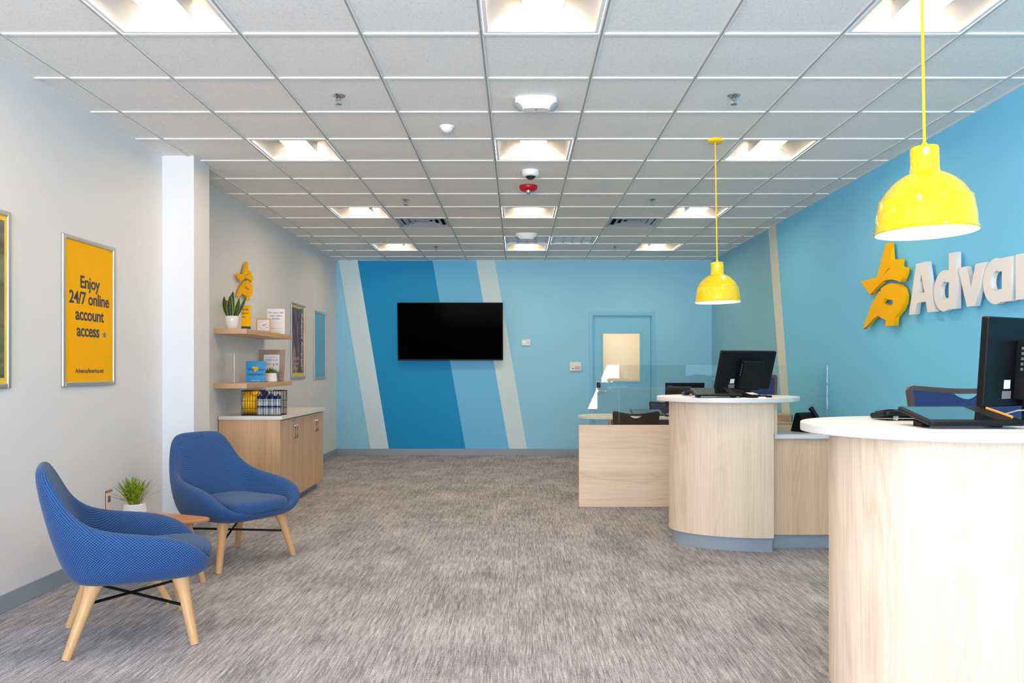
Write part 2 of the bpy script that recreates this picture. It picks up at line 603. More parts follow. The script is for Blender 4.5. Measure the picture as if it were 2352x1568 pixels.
# right wall with its pale diagonal band
mb = MB()
mb.prism([(FRONT_Y - 0.1, 0), (8.627, 0), (9.313, ZC), (FRONT_Y - 0.1, ZC)], XR, XR + 0.1, 'x', 0)
mb.prism([(8.627, 0), (8.90, 0), (9.587, ZC), (9.313, ZC)], XR, XR + 0.1, 'x', 1)
mb.prism([(8.90, 0), (YB, 0), (YB, ZC), (9.587, ZC)], XR, XR + 0.1, 'x', 2)
struct(mb.build('wall_right', [M['sideblue'], M['sidepale'], M['sidelight']]))

# shop front behind the viewer
mb = MB()
xs_ = [XL - 0.1] + [v for w in WINS for v in (w[0], w[1])] + [XR + 0.1]
for i in range(0, len(xs_), 2):
    mb.box(xs_[i], FRONT_Y - 0.1, 0, xs_[i + 1], FRONT_Y, ZC)
for (a, b, c, d) in WINS:
    mb.box(a, FRONT_Y - 0.1, 0, b, FRONT_Y, c)
    mb.box(a, FRONT_Y - 0.1, d, b, FRONT_Y, ZC)
struct(mb.build('wall_front', M['wall']))
for i, (a, b, c, d) in enumerate(WINS):
    mb = MB()
    for q in ((a, c, a + 0.045, d), (b - 0.045, c, b, d), (a + 0.045, c, b - 0.045, c + 0.06), (a + 0.045, d - 0.06, b - 0.045, d)):
        mb.box(q[0], FRONT_Y - 0.09, q[1], q[2], FRONT_Y - 0.03, q[3])
    w = struct(mb.build('window_%d' % (i + 1), M['alu']))
    MB().box(a + 0.045, FRONT_Y - 0.064, c + 0.06, b - 0.045, FRONT_Y - 0.058, d - 0.06).build('window_pane', M['shopglass'], w)

# baseboards
def board(name, boxes):
    mb = MB()
    for b in boxes:
        mb.box(*b)
    return struct(mb.build(name, M['rubber'], bevel=0.002))
board('baseboard_left', [(XL, FRONT_Y, 0, XL + 0.008, 6.31, 0.102), (XL, 6.63, 0, XL + 0.008, 7.48, 0.102), (XL, 9.15, 0, XL + 0.008, YB - 0.008, 0.102)])
board('baseboard_column', [(XL + 0.008, 6.302, 0, -2.577, 6.31, 0.102), (-2.585, 6.31, 0, -2.577, 6.638, 0.102), (XL + 0.008, 6.63, 0, -2.585, 6.638, 0.102)])
board('baseboard_back', [(XL, YB - 0.008, 0, 1.108, YB, 0.102), (2.15, YB - 0.008, 0, XR, YB, 0.102)])
board('baseboard_right', [(XR - 0.008, FRONT_Y, 0, XR, 5.9, 0.102), (XR - 0.008, 6.3, 0, XR, 7.73, 0.102), (XR - 0.008, 9.3, 0, XR, YB - 0.008, 0.102)])

# room beyond the door
mb = MB()
mb.box(0.3, 14.2, 0, 3.0, 14.3, ZC)
mb.box(0.2, YB + 0.1, 0, 0.3, 14.3, ZC)
mb.box(3.0, YB + 0.1, 0, 3.1, 14.3, ZC)
mb.box(0.2, YB + 0.1, -0.1, 3.1, 14.3, 0)
mb.box(0.2, YB + 0.1, ZC - 0.3, 3.1, 14.3, ZC - 0.2)
struct(mb.build('wall_hallway', M['beige']))
hl = bpy.data.lights.new('hallway_lamp', 'AREA')
hl.shape = 'RECTANGLE'; hl.size = 1.2; hl.size_y = 0.6; hl.energy = 14; hl.color = (1, 0.93, 0.84)
ho = bpy.data.objects.new('hallway_lamp', hl); COL.objects.link(ho); ho.location = (1.6, 13.2, ZC - 0.31)

# door
mb = MB()
for (x0, x1, z0, z1) in ((DX0 - 0.052, DX0, 0, DZ + 0.052), (DX1, DX1 + 0.052, 0, DZ + 0.052), (DX0, DX1, DZ, DZ + 0.052)):
    mb.box(x0, YB - 0.014, z0, x1, YB, z1)
for (x0, x1, z0, z1) in ((DX0, DX0 + 0.014, 0, DZ), (DX1 - 0.014, DX1, 0, DZ), (DX0 + 0.014, DX1 - 0.014, DZ - 0.014, DZ)):
    mb.box(x0, YB - 0.006, z0, x1, YB + 0.1, z1)
door = struct(mb.build('door_1', M['doorblue'], bevel=0.003))
LX0, LX1, LZ0, LZ1 = 1.335, 1.914, 1.158, 1.903
mb = MB()
y0, y1 = YB + 0.045, YB + 0.088
mb.box(DX0 + 0.017, y0, 0.01, LX0, y1, DZ - 0.017)
mb.box(LX1, y0, 0.01, DX1 - 0.017, y1, DZ - 0.017)
mb.box(LX0, y0, 0.01, LX1, y1, LZ0)
mb.box(LX0, y0, LZ1, LX1, y1, DZ - 0.017)
lf = mb.build('door_leaf', M['doorblue'], door)
mb = MB()
for (x0, x1, z0, z1) in ((LX0 - 0.03, LX0, LZ0 - 0.03, LZ1 + 0.03), (LX1, LX1 + 0.03, LZ0 - 0.03, LZ1 + 0.03), (LX0, LX1, LZ0 - 0.03, LZ0), (LX0, LX1, LZ1, LZ1 + 0.03)):
    mb.box(x0, y0 - 0.010, z0, x1, y0 + 0.006, z1)
mb.build('glazing_bead', M['doorblue'], lf, bevel=0.003)
MB().box(LX0, y0 + 0.018, LZ0, LX1, y0 + 0.023, LZ1).build('door_glass', M['clear'], lf)
mb = MB()
hx = 1.262
mb.prism(rrect(hx - 0.036, 0.965, hx + 0.036, 1.155, 0.012), y0 - 0.012, y0, 'y')
mb.tube([(hx, y0 - 0.012, 1.0), (hx, y0 - 0.055, 1.0)], 0.012, 12)
mb.tube([(hx - 0.008, y0 - 0.055, 1.0), (hx + 0.12, y0 - 0.055, 0.997)], 0.011, 12)
mb.build('door_handle', M['chrome'], door, smooth=35)
MB().box(hx - 0.03, y0 - 0.034, 1.05, hx + 0.03, y0 - 0.012, 1.14).build('door_keypad', M['softblack'], door, bevel=0.006)

# ------------------------------------------------------------------ ceiling fixtures
def ceiling_light(k, j, label):
    x0, y0, w = cell(k, j)
    cx, cy, h = x0 + w / 2, y0 + w / 2, w / 2 - 0.016
    t = thing('ceiling_light', label, 'ceiling light', (cx, cy, ZC), group='square recessed ceiling lights')
    mb = MB()
    e = 0.020
    for (a, b, c, d) in ((-h, -h, -h + e, h), (h - e, -h, h, h), (-h + e, -h, h - e, -h + e), (-h + e, h - e, h - e, h)):
        mb.box(a, b, -0.007, c, d, 0.012)
    mb.build('frame', M['whitematte'], t)
    # curved side troughs, sloping ends
    i = h - e
    n = 8
    lw = 0.100
    v = []; f = []
    prof = []
    for q in range(n + 1):
        u = q / n
        prof.append((-i + (i - lw) * u, 0.012 + 0.085 * math.sin(u * PI / 2)))
    prof += [(-a, b) for a, b in reversed(prof)]
    for yy in (-i, i):
        v += [(a, yy, b) for a, b in prof]
    m_ = len(prof)
    for q in range(m_ - 1):
        f.append((q, q + 1, m_ + q + 1, m_ + q))
    mb = MB().add(v, f)
    for s in (-1, 1):      # end walls, sloping in
        v = [(-i, s * i, 0.0), (i, s * i, 0.0), (i, s * (i - 0.055), 0.10), (-i, s * (i - 0.055), 0.10)]
        mb.add(v, [(0, 1, 2, 3)])
    mb.box(-h, -h, 0.101, h, h, 0.106)
    for s in (-1, 1):
        mb.box(s * h - 0.002, -h, 0.012, s * h + 0.002, h, 0.101)
        mb.box(-h, s * h - 0.002, 0.012, h, s * h + 0.002, 0.101)
    mb.build('reflector', M['reflector'], t, smooth=40)
    mb = MB()
    ye = i - 0.075
    mb.prism([(-lw, 0.040), (-lw, 0.036), (-lw * 0.55, 0.030), (lw * 0.55, 0.030), (lw, 0.036), (lw, 0.040)], -ye, ye, 'y')
    for s in (-1, 1):
        mb.box(-lw + 0.006, s * ye - 0.003, 0.04, lw - 0.006, s * ye + 0.003, 0.046)
    mb.build('diffuser', M['lens'], t)
    for s in (-1, 1):
        MB().box(s * (lw + 0.002) - 0.002, -ye, 0.030, s * (lw + 0.002) + 0.002, ye, 0.10).build('side_plate', M['reflector'], t)
    return t
rowname = {-5: 'row above the shop front', -1: 'nearest row at the top edge', 3: 'second row', 7: 'third row', 11: 'farthest row by the back wall'}
for j in CEIL_ROWS:
    for k, side in ((-3, 'left'), (0, 'middle'), (3, 'right')):
        ceiling_light(k, j, 'square recessed ceiling light, %s one in the %s' % (side, rowname[j]))

def supply_vent(k, j, label):
    x0, y0, w = cell(k, j)
    t = thing('air_vent', label, 'air vent', (x0 + w / 2, y0 + w / 2, ZC), group='square louvred air vents')
    h = w / 2 - 0.016
    MB().box(-h, -h, 0.09, h, h, 0.10).build('backing', M['ventback'], t)
    for q, s in enumerate((h, h * 0.74, h * 0.5, h * 0.27)):
        mb = MB()
        s2 = s - 0.042
        z0, z1 = -0.006 + 0.006 * q, 0.022 + 0.006 * q
        o = [(-s, -s), (s, -s), (s, s), (-s, s)]
        b = [(-s2, -s2), (s2, -s2), (s2, s2), (-s2, s2)]
        v = [(a, c, z0) for a, c in o] + [(a, c, z1) for a, c in b]
        mb.add(v, [(n_, (n_ + 1) % 4, 4 + (n_ + 1) % 4, 4 + n_) for n_ in range(4)])
        o_ = mb.build('frame' if q == 0 else 'louvre', M['ventgrey'], t)
        md = o_.modifiers.new('thick', 'SOLIDIFY'); md.thickness = 0.003
    MB().box(-0.05, -0.05, 0.012, 0.05, 0.05, 0.02).build('centre_plate', M['ventgrey'], t)
    mb = MB()
    for s in (-1, 1):
        mb.box(s * h - 0.002, -h, 0.0, s * h + 0.002, h, 0.1)
        mb.box(-h, s * h - 0.002, 0.0, h, s * h + 0.002, 0.1)
    mb.build('duct_collar', M['dark'], t)
supply_vent(-2, 8, 'square louvred air vent left of the middle lights')
supply_vent(2, 8, 'square louvred air vent right of the middle lights')
def return_grille(k, j, label):
    x0, y0, w = cell(k, j)
    t = thing('return_grille', label, 'air grille', (x0 + w / 2, y0 + w / 2, ZC), group='flat return air grilles')
    h = w / 2 - 0.016
    MB().box(-h, -h, 0.012, h, h, 0.02).build('panel', M['grid'], t)
    mb = MB()
    e = 0.045
    for (a, b, c, d) in ((-h, -h, -h + e, h), (h - e, -h, h, h), (-h + e, -h, h - e, -h + 0.02), (-h + e, h - 0.02, h - e, h)):
        mb.box(a, b, -0.006, c, d, 0.012)
    mb.build('frame', M['grilleblue'], t)
    for q in range(3):
        x = -h + e + (q + 1) * (2 * h - 2 * e) / 4
        MB().box(x - 0.011, -h + 0.02, -0.002, x + 0.011, h - 0.02, 0.012).build('bar', M['grilleblue'], t)
return_grille(0, 10, 'pale return air grille beside the far emergency light')
return_grille(1, 10, 'pale return air grille right of the middle row of lights')

def sprinkler(x, y, label, first=[None]):
    if first[0]:
        return copy_thing(first[0], label, (x, y, ZC))
    t = thing('fire_sprinkler', label, 'sprinkler', (x, y, ZC), group='ceiling sprinklers')
    MB().lathe([(0.012, -0.012), (0.036, -0.006), (0.042, 0.0), (0.0, 0.002)], 24).build('escutcheon', M['chrome'], t, smooth=40)
    mb = MB()
    mb.tube([(0, 0, 0), (0, 0, -0.03)], 0.008, 10)
    for s in (-1, 1):
        mb.tube([(0.010 * s, 0, -0.012), (0.016 * s, 0, -0.03), (0.004 * s, 0, -0.052)], 0.003, 6)
    mb.build('sprinkler_body', M['chrome'], t, smooth=40)
    MB().lathe([(0, -0.052), (0.02, -0.053), (0.02, -0.055), (0, -0.056)], 16).build('deflector', M['chrome'], t)
    first[0] = t
for (x, y, lb) in ((-1.118, 4.935, 'chrome ceiling sprinkler nearest on the left side'), (1.345, 4.935, 'chrome ceiling sprinkler nearest on the right side'),
                   (-1.130, 7.95, 'chrome ceiling sprinkler just before the left air vent'), (1.345, 7.95, 'chrome ceiling sprinkler just before the right air vent'),
                   (-1.14, 11.0, 'small ceiling sprinkler beside the farthest left light'), (1.345, 11.0, 'small ceiling sprinkler beside the farthest right light')):
    sprinkler(x, y, lb)

def emergency_light(x, y, label):
    t = thing('emergency_light', label, 'emergency light', (x, y, ZC), group='twin head emergency lights')
    mb = MB()
    out = ell(0, 0, 0.132, 0.058, n=36)
    inn = ell(0, 0, 0.10, 0.042, n=36)
    v = [(a, b, 0) for a, b in out] + [(a, b, -0.035) for a, b in out] + [(a, b, -0.075) for a, b in inn]
    n = 36
    f = [(i, (i + 1) % n, n + (i + 1) % n, n + i) for i in range(n)] + [(n + i, n + (i + 1) % n, 2 * n + (i + 1) % n, 2 * n + i) for i in range(n)]
    f.append(tuple(2 * n + i for i in range(n)))
    mb.add(v, f)
    mb.build('housing', M['whitematte'], t, smooth=50)
    for s in (-1, 1):
        m_ = Matrix.Translation((s * 0.098, -0.03, -0.052)) @ Matrix.Rotation(R(-40) * s, 4, 'Y') @ Matrix.Rotation(R(-22), 4, 'X')
        h = MB().lathe([(0.0, 0.025), (0.030, 0.025), (0.037, -0.016), (0.034, -0.020)], 24, mat=m_).build('lamp_head', M['whitematte'], t, smooth=40)
        MB().lathe([(0.034, -0.019), (0.030, -0.022), (0.0, -0.023)], 24, mat=m_).build('lens', M['lampglass'], h, smooth=60)
    MB().lathe([(0, -0.077), (0.005, -0.0765), (0.005, -0.074)], 10, (0, -0.01, 0)).build('test_button', M['dark'], t)
emergency_light(0.112, 4.98, 'white twin head emergency light nearest the viewer')
emergency_light(0.105, 9.93, 'white twin head emergency light near the back wall')

t = thing('motion_sensor', 'small white domed sensor on the ceiling left of the near emergency light', 'sensor', (-0.50, 5.56, ZC))
MB().lathe([(0.0, -0.012), (0.05, -0.012), (0.052, 0.0)], 28).build('sensor_base', M['whitematte'], t, smooth=40)
MB().lathe([(0.0, -0.045), (0.018, -0.042), (0.034, -0.032), (0.044, -0.016), (0.045, -0.011)], 28).build('sensor_dome', M['whitegloss'], t, smooth=60)
t = thing('security_camera', 'white dome security camera with a dark lens under the ceiling', 'camera', (0.107, 6.80, ZC))
MB().lathe([(0.0, -0.05), (0.062, -0.05), (0.072, -0.042), (0.075, 0.0)], 32).build('camera_body', M['whitematte'], t, smooth=40)
MB().lathe([(0.0, -0.078), (0.02, -0.075), (0.036, -0.064), (0.046, -0.049)], 28).build('lens_dome', M['padscreen'], t, smooth=60)
t = thing('fire_alarm_strobe', 'red round fire alarm with a clear strobe on the ceiling', 'fire alarm', (0.095, 7.36, ZC))
MB().lathe([(0.0, -0.052), (0.058, -0.05), (0.078, -0.035), (0.086, -0.012), (0.084, 0.0)], 32).build('alarm_body', M['red'], t, smooth=60)
MB().lathe([(0.0, -0.085), (0.016, -0.08), (0.022, -0.066), (0.024, -0.05)], 20, (0, -0.02, 0)).build('strobe_lens', M['chrome'], t, smooth=60)

# ------------------------------------------------------------------ pendant lamps
def pendant(x, y, rim_z, label, tilt):
    top = ZC - rim_z
    t = thing('pendant_lamp', label, 'pendant lamp', (x, y, rim_z), (0, tilt, 0), group='yellow pendant lamps')
    prof = [(0.163, 0.0), (0.168, 0.004), (0.166, 0.010), (0.161, 0.012), (0.160, 0.05), (0.153, 0.095), (0.149, 0.112), (0.1505, 0.115), (0.145, 0.120),
            (0.128, 0.148), (0.104, 0.175), (0.076, 0.196), (0.052, 0.207), (0.049, 0.212), (0.047, 0.222), (0.046, 0.285), (0.047, 0.288), (0.044, 0.297), (0.018, 0.303), (0.0, 0.304)]
    sh = MB().lathe(prof, 56).build('lamp_shade', M['yellow'], t, smooth=25)
    inner = [(0.1625, 0.0), (0.157, 0.012), (0.155, 0.05), (0.148, 0.095), (0.124, 0.143), (0.10, 0.168), (0.072, 0.188), (0.0, 0.205)]
    MB().lathe(inner, 56).build('shade_lining', M['whitematte'], sh, smooth=60)
    MB().lathe([(0.0, 0.03), (0.03, 0.036), (0.046, 0.06), (0.05, 0.085), (0.04, 0.115), (0.022, 0.15), (0.02, 0.19)], 24).build('bulb', M['bulb'], t, smooth=80)
    MB().tube([(0, 0, 0.300), (0, 0, 0.312)], [0.013, 0.009], 14).build('cord_grip', M['yellow'], t, smooth=50)
    L = top / math.cos(tilt) - 0.02
    MB().tube([(0, 0, 0.31), (0, 0, L)], 0.0052, 10).build('cord', M['yellowcord'], t, smooth=50)
    m_ = Matrix.Translation((0, 0, L + 0.02)) @ Matrix.Rotation(-tilt, 4, 'Y')
    MB().lathe([(0.0, -0.024), (0.050, -0.024), (0.060, -0.018), (0.060, 0.0), (0.0, 0.0)], 32, mat=m_).build('canopy', M['yellow'], t, smooth=40)
pendant(1.417, 2.75, 1.815, 'yellow dome pendant lamp hanging over the near counter, larger in view', R(-1.0))
pendant(1.484, 5.88, 1.838, 'yellow dome pendant lamp hanging over the middle counter, smaller in view', R(-1.0))

# ------------------------------------------------------------------ wall signs
STAR = [
 [(0.462, 0.669), (0.532, 0.667), (0.557, 0.52), (0.547, 0.469), (0.503, 0.46), (0.459, 0.443), (0.419, 0.412), (0.389, 0.362), (0.356, 0.351), (0.277, 0.326), (0.209, 0.299), (0.175, 0.283), (0.0, 0.414), (0.31, 0.419)],
 [(0.559, 0.517), (0.632, 0.519), (0.709, 0.511), (0.701, 0.454), (0.784, 0.434), (0.784, 0.394), (0.727, 0.331), (0.692, 0.337), (0.656, 0.351), (0.584, 0.366), (0.497, 0.373), (0.406, 0.369), (0.421, 0.397), (0.459, 0.425), (0.547, 0.456)],
 [(0.382, 0.312), (0.459, 0.332), (0.547, 0.338), (0.62, 0.33), (0.692, 0.312), (0.75, 0.278), (0.784, 0.221), (0.773, 0.166), (0.727, 0.114), (0.638, 0.069), (0.62, 0.053), (0.61, -0.002), (0.466, 0.003), (0.472, 0.054), (0.395, 0.072), (0.334, 0.098), (0.356, 0.148), (0.393, 0.195), (0.434, 0.19), (0.51, 0.164), (0.565, 0.16), (0.593, 0.179), (0.596, 0.198), (0.572, 0.207), (0.497, 0.215), (0.44, 0.233), (0.402, 0.269)],
 [(0.337, 0.296), (0.377, 0.296), (0.395, 0.266), (0.431, 0.225), (0.393, 0.195), (0.356, 0.148), (0.333, 0.097), (0.29, 0.092), (0.223, 0.073), (0.126, 0.029), (0.033, 0.0), (0.083, 0.069), (0.168, 0.168), (0.236, 0.23)]]
def star_emblem(matrix, scale, label, thick=0.034):
    t = thing('star_emblem', label, 'wall emblem', matrix=matrix, group=None)
    nm = ('star_point', 'star_wing', 'star_curl', 'star_foot')
    for k, p in enumerate(STAR):
        dz = (0.0, 0.006, 0.004, -0.004)[k] * scale
        flat_shape(nm[k], [[(a * scale, b * scale) for a, b in p]], thick + dz, M['logo'], t, 0.024)
star_emblem(on_right(6.864, 1.688), 1.0, 'large raised amber star emblem on the blue wall left of the white letters')
star_emblem(on_left(7.885, 2.060), 0.585, 'small raised amber star emblem on the grey wall above the shelf', 0.020)

sign = thing('wall_sign', 'large raised white letters spelling Advance on the blue wall', 'wall sign', matrix=on_right(6.021, 1.755))
def letter_A(x):
    return [[(x, 0), (x + 0.098, 0), (x + 0.122, 0.082), (x + 0.25, 0.082), (x + 0.274, 0), (x + 0.372, 0), (x + 0.262, 0.372), (x + 0.11, 0.372)],
            [(x + 0.140, 0.150), (x + 0.186, 0.285), (x + 0.232, 0.150)]]
def bowl(x, stem_top):
    """round bowl with a stem on its right, as in d and a"""
    o = ell(x + 0.137, 0.135, 0.137, 0.143, 64.5, 295.5, 40)
    outer = o + [(x + 0.196, 0), (x + 0.29, 0), (x + 0.29, stem_top), (x + 0.196, stem_top)]
    hole = [(x + 0.196, 0.19), (x + 0.196, 0.08)] + ell(x + 0.140, 0.135, 0.056, 0.062, 300, 60, 24)
    return [outer, hole]
def letter_n(x):
    arc = ell(x + 0.178, 0.165, 0.10, 0.112, 90, 0, 14)
    inn = ell(x + 0.140, 0.150, 0.045, 0.050, 0, 180, 14)
    return [[(x, 0), (x, 0.27), (x + 0.094, 0.27), (x + 0.094, 0.245), (x + 0.13, 0.268)] + arc + [(x + 0.278, 0), (x + 0.185, 0)] + inn + [(x + 0.095, 0)]]
def letter_c(x):
    return [ell(x + 0.137, 0.135, 0.137, 0.143, 48, 312, 40) + ell(x + 0.140, 0.135, 0.05, 0.058, 312, 48, 24)]
def letter_e(x):
    o = ell(x + 0.137, 0.135, 0.137, 0.143, 0, 318, 44)
    return [o + [(x + 0.17, 0.07)] + ell(x + 0.14, 0.135, 0.055, 0.07, 300, 205, 12) + [(x + 0.085, 0.105), (x + 0.275, 0.105)],
            ]
LET = [letter_A(0.0), bowl(0.362, 0.385), [[(0.672, 0.27), (0.775, 0.27), (0.826, 0.125), (0.877, 0.27), (0.980, 0.27), (0.873, 0), (0.779, 0)]],
       bowl(0.962, 0.27), letter_n(1.292), letter_c(1.60), letter_e(1.875)]
for nm, lp in zip('Advance', LET):
    flat_shape('letter_%s' % nm.lower(), lp, 0.034, M['letter'], sign, 0.024)

# ------------------------------------------------------------------ posters
def poster(y0, y1, z0, z1, label, face, face_name='poster_sheet'):
    w, h = y1 - y0, z1 - z0
    t = thing('framed_poster', label, 'poster', matrix=on_left(y0 + w / 2, z0), group='slim framed posters')
    e = 0.030
    for (a, b, c, d, nm) in ((-w / 2, 0, -w / 2 + e, h, 'frame_side'), (w / 2 - e, 0, w / 2, h, 'frame_side'), (-w / 2 + e, 0, w / 2 - e, e, 'frame_rail'), (-w / 2 + e, h - e, w / 2 - e, h, 'frame_rail')):
        MB().box(a, b, 0, c, d, 0.018).build(nm, M['alu'], t, bevel=0.006)
    MB().box(-w / 2 + e - 0.004, e - 0.004, 0.003, w / 2 - e + 0.004, h - e + 0.004, 0.008).build(face_name, face, t)
    return t, w, h
ZP = 0.0084
t, w, h = poster(3.77, 4.413, 1.235, 2.215, 'framed photo poster with a yellow border, cut by the left edge', M['yellowprint'])
MB().box(-w / 2 + 0.07, 0.06, 0.0082, w / 2 - 0.052, h - 0.055, 0.0092).build('photo_print', M['streetphoto'], t)
MB().box(w / 2 - 0.20, h - 0.19, 0.0092, w / 2 - 0.10, h - 0.045, 0.0098).build('blue_tab', M['cardblue'], t)
t, w, h = poster(4.913, 5.557, 1.232, 2.193, 'amber framed poster reading Enjoy 24/7 online account access', M['amberprint'])
for k, s in enumerate(('Enjoy', '24/7 online', 'account', 'access')):
    lettering(s, 0.112, M['navyink'], t, -0.02 if k == 3 else 0, (0.640, 0.535, 0.430, 0.325)[k], ZP, 0.020, name='headline', spacing=0.95, sx=1.02)
lettering('AdvanceAmerica.net', 0.041, M['navyink'], t, 0, 0.087, ZP, 0.012, name='web_address')
for p in STAR:
    flat_shape('tiny_star', [[(0.155 + a * 0.062, 0.326 + b * 0.062) for a, b in p]], 0.0006, M['blueink'], t, ZP)
t, w, h = poster(9.87, 10.52, 1.222, 2.183, 'framed poster of a dark photo with white upright lettering and amber border', M['yellowprint'])
MB().box(-w / 2 + 0.034, 0.075, 0.0082, w / 2 - 0.085, h - 0.06, 0.0092).build('photo_print', M['peoplephoto'], t)
lettering('Advance America', 0.098, M['whiteink'], t, w / 2 - 0.185, h - 0.11, 0.0094, 0.02, 'LEFT', 'upright_lettering', rotz=-PI / 2, sx=1.0)
rp = random.Random(5)
for k in range(3):
    mb = MB()
    x, z = -w / 2 + 0.06, 0.115 + 0.065 * k
    while x < -w / 2 + 0.06 + (0.24, 0.27, 0.30)[k]:
        q = rp.uniform(0.014, 0.024)
        mb.box(x, z, 0.0092, x + q, z + rp.choice((0.024, 0.030, 0.036)), 0.0097)
        x += q + 0.008
    mb.build('print_line', M['orangeink'], t)
MB().box(w / 2 - 0.19, h - 0.11, 0.0093, w / 2 - 0.09, h - 0.045, 0.0098).build('blue_tab', M['cardblue'], t)
for p in STAR:
    flat_shape('tiny_star', [[(w / 2 - 0.20 + a * 0.12, 0.11 + b * 0.12) for a, b in p]], 0.0006, M['orangeink'], t, 0.0094)
t, w, h = poster(10.99, 11.65, 1.205, 2.165, 'plain blue framed poster nearest the back wall corner', M['posterblue'])

# ------------------------------------------------------------------ television, thermostat, keypad
t = thing('television', 'large black flat television on the blue striped back wall', 'television', (-1.049, YB, 1.487))
m_ = Matrix.Translation((0, -0.13, 0.44)) @ Matrix.Rotation(R(5), 4, 'X')
MB().boxm((1.632, 0.045, 0.895), m_).build('tv_housing', M['black'], t, bevel=0.006)
MB().boxm((1.608, 0.004, 0.865), m_ @ Matrix.Translation((0, -0.0235, 0.006))).build('tv_screen', M['screen'], t)
mb = MB()
mb.box(-0.3, -0.10, 0.25, 0.3, -0.001, 0.6)
mb.build('wall_bracket', M['softblack'], t)
t = thing('thermostat', 'small white thermostat between the television and the door', 'thermostat', matrix=on_back(0.123, 1.715))
MB().prism(rrect(-0.067, 0, 0.067, 0.095, 0.012), 0, 0.026).build('thermostat_body', M['cream'], t, bevel=0.004)
MB().box(-0.048, 0.040, 0.026, -0.006, 0.066, 0.0275).build('display', M['steel'], t)
for k in range(2):
    MB().box(0.026, 0.034 + 0.024 * k, 0.026, 0.038, 0.044 + 0.024 * k, 0.029).build('button', M['orangeink'] if k else M['greyink'], t)
t = thing('alarm_keypad', 'white alarm keypad with display left of the blue door', 'keypad', matrix=on_back(0.896, 1.318))
MB().prism(rrect(-0.09, 0, 0.09, 0.138, 0.008), 0, 0.028).build('keypad_body', M['cream'], t, bevel=0.004)
MB().box(-0.012, 0.088, 0.028, 0.072, 0.118, 0.0295).build('display', M['steel'], t)
mb = MB()
for a in range(4):
    for b in range(3):
        x = -0.008 + a * 0.022; z = 0.022 + b * 0.019
        MB().box(x, z, 0.028, x + 0.014, z + 0.011, 0.031).build('key', M['greyink'], t)
MB().box(-0.052, 0.030, 0.028, -0.026, 0.042, 0.0295).build('badge', M['softblack'], t)

# ------------------------------------------------------------------ counters
def pod_outline(cx, cy, rx, ry):
    return ell(cx, cy, rx, ry, 90, 270, 56)
def counter(cx, cy, scx, scy, label):
    t = thing('reception_counter', label, 'counter', (cx, cy, 0), group='rounded oak counters')
    MB().prism(pod_outline(0, 0, 0.69, 0.40), 0.103, 1.10).build('counter_body', M['oak'], t, smooth=35)
    MB().prism(pod_outline(-0.005, 0, 0.665, 0.375), 0, 0.103).build('kick_base', M['rubber'], t, smooth=35)
    MB().prism(pod_outline(-0.005, 0, 0.672, 0.382), 0, 0.006).build('kick_lip', M['rubber'], t, smooth=35)
    MB().box(0.0005, -0.33, 0.8585, 0.047, 0.38, 1.0995).build('end_panel', M['oak'], t)
    MB().prism(ell(scx - cx, scy - cy, 0.54, 0.47, n=72), 1.10, 1.135).build('countertop', M['white'], t, smooth=35, bevel=0.004)
    return t
counter(1.875, 6.20, 1.62, 6.13, 'rounded oak counter in the middle with a small pendant lamp above')
counter(1.93, 3.115, 1.65, 3.045, 'rounded oak counter nearest the viewer, cut by the right edge')
t = thing('low_counter', 'low oak counter with white top between the two rounded counters', 'counter', (2.46, 6.08, 0))
MB().box(-0.585, -0.15, 0.103, 0.568, 0.15, 0.826).build('counter_body', M['oaklow'], t)
MB().box(-0.585, -0.125, 0, 0.568, 0.15, 0.103).build('kick_base', M['rubber'], t)
MB().box(-0.555, -0.20, 0.826, 0.568, 0.17, 0.858).build('countertop', M['white'], t, bevel=0.003)

t = thing('desk_screen_panel', 'low pale oak panel in front of the far desk', 'desk panel', (1.81, 7.755, 0))
MB().box(-1.214, -0.0175, 0, 1.219, 0.0175, 0.797).build('panel_board', M['oakx'], t)
MB().box(-1.216, -0.019, 0, -1.2142, 0.019, 0.797).build('edge_band', M['oakshelf'], t)
gl = MB().prism([(0.612, 0.798), (3.029, 0.798), (3.029, 1.384), (0.873, 1.384)], 7.751, 7.759, 'y').build('glass_screen', M['pane'])
tag(gl, 'clear glass screen with a slanted left edge standing on the low oak panel', 'glass screen')

t = thing('credenza', 'low oak credenza by the blue side wall behind the glass', 'cabinet', (2.60, 8.9, 0))
MB().box(-0.60, -0.36, 0.06, 0.42, 0.30, 0.762).build('cabinet_body', M['oakshelf'], t)
MB().box(-0.58, -0.32, 0.0, 0.40, 0.28, 0.06).build('kick_base', M['rubber'], t)
MB().box(-0.60, -0.16, 0.7622, 0.42, 0.30, 0.842).build('riser_box', M['oakshelf'], t)

# far desk
t = thing('peninsula_desk', 'round ended white desk behind the low oak panel', 'desk', (1.7, 10.05, 0))
pts = ell(-0.45, 0, 0.487, 0.40, 90, 270, 36) + [(1.1, -0.40), (1.1, 0.40)]
MB().prism(pts, 0.728, 0.760).build('desk_top', M['cream'], t, smooth=35, bevel=0.004)
MB().tube([(-0.53, -0.05, 0.02), (-0.53, -0.05, 0.728)], 0.035, 20).build('leg', M['chrome'], t, smooth=40)
MB().lathe([(0, 0), (0.2, 0), (0.2, 0.012), (0.05, 0.02), (0, 0.02)], 28, (-0.53, -0.05, 0)).build('leg_foot', M['chrome'], t, smooth=40)
MB().box(0.9, -0.37, 0, 0.94, 0.37, 0.728).build('end_panel', M['oakcab'], t)

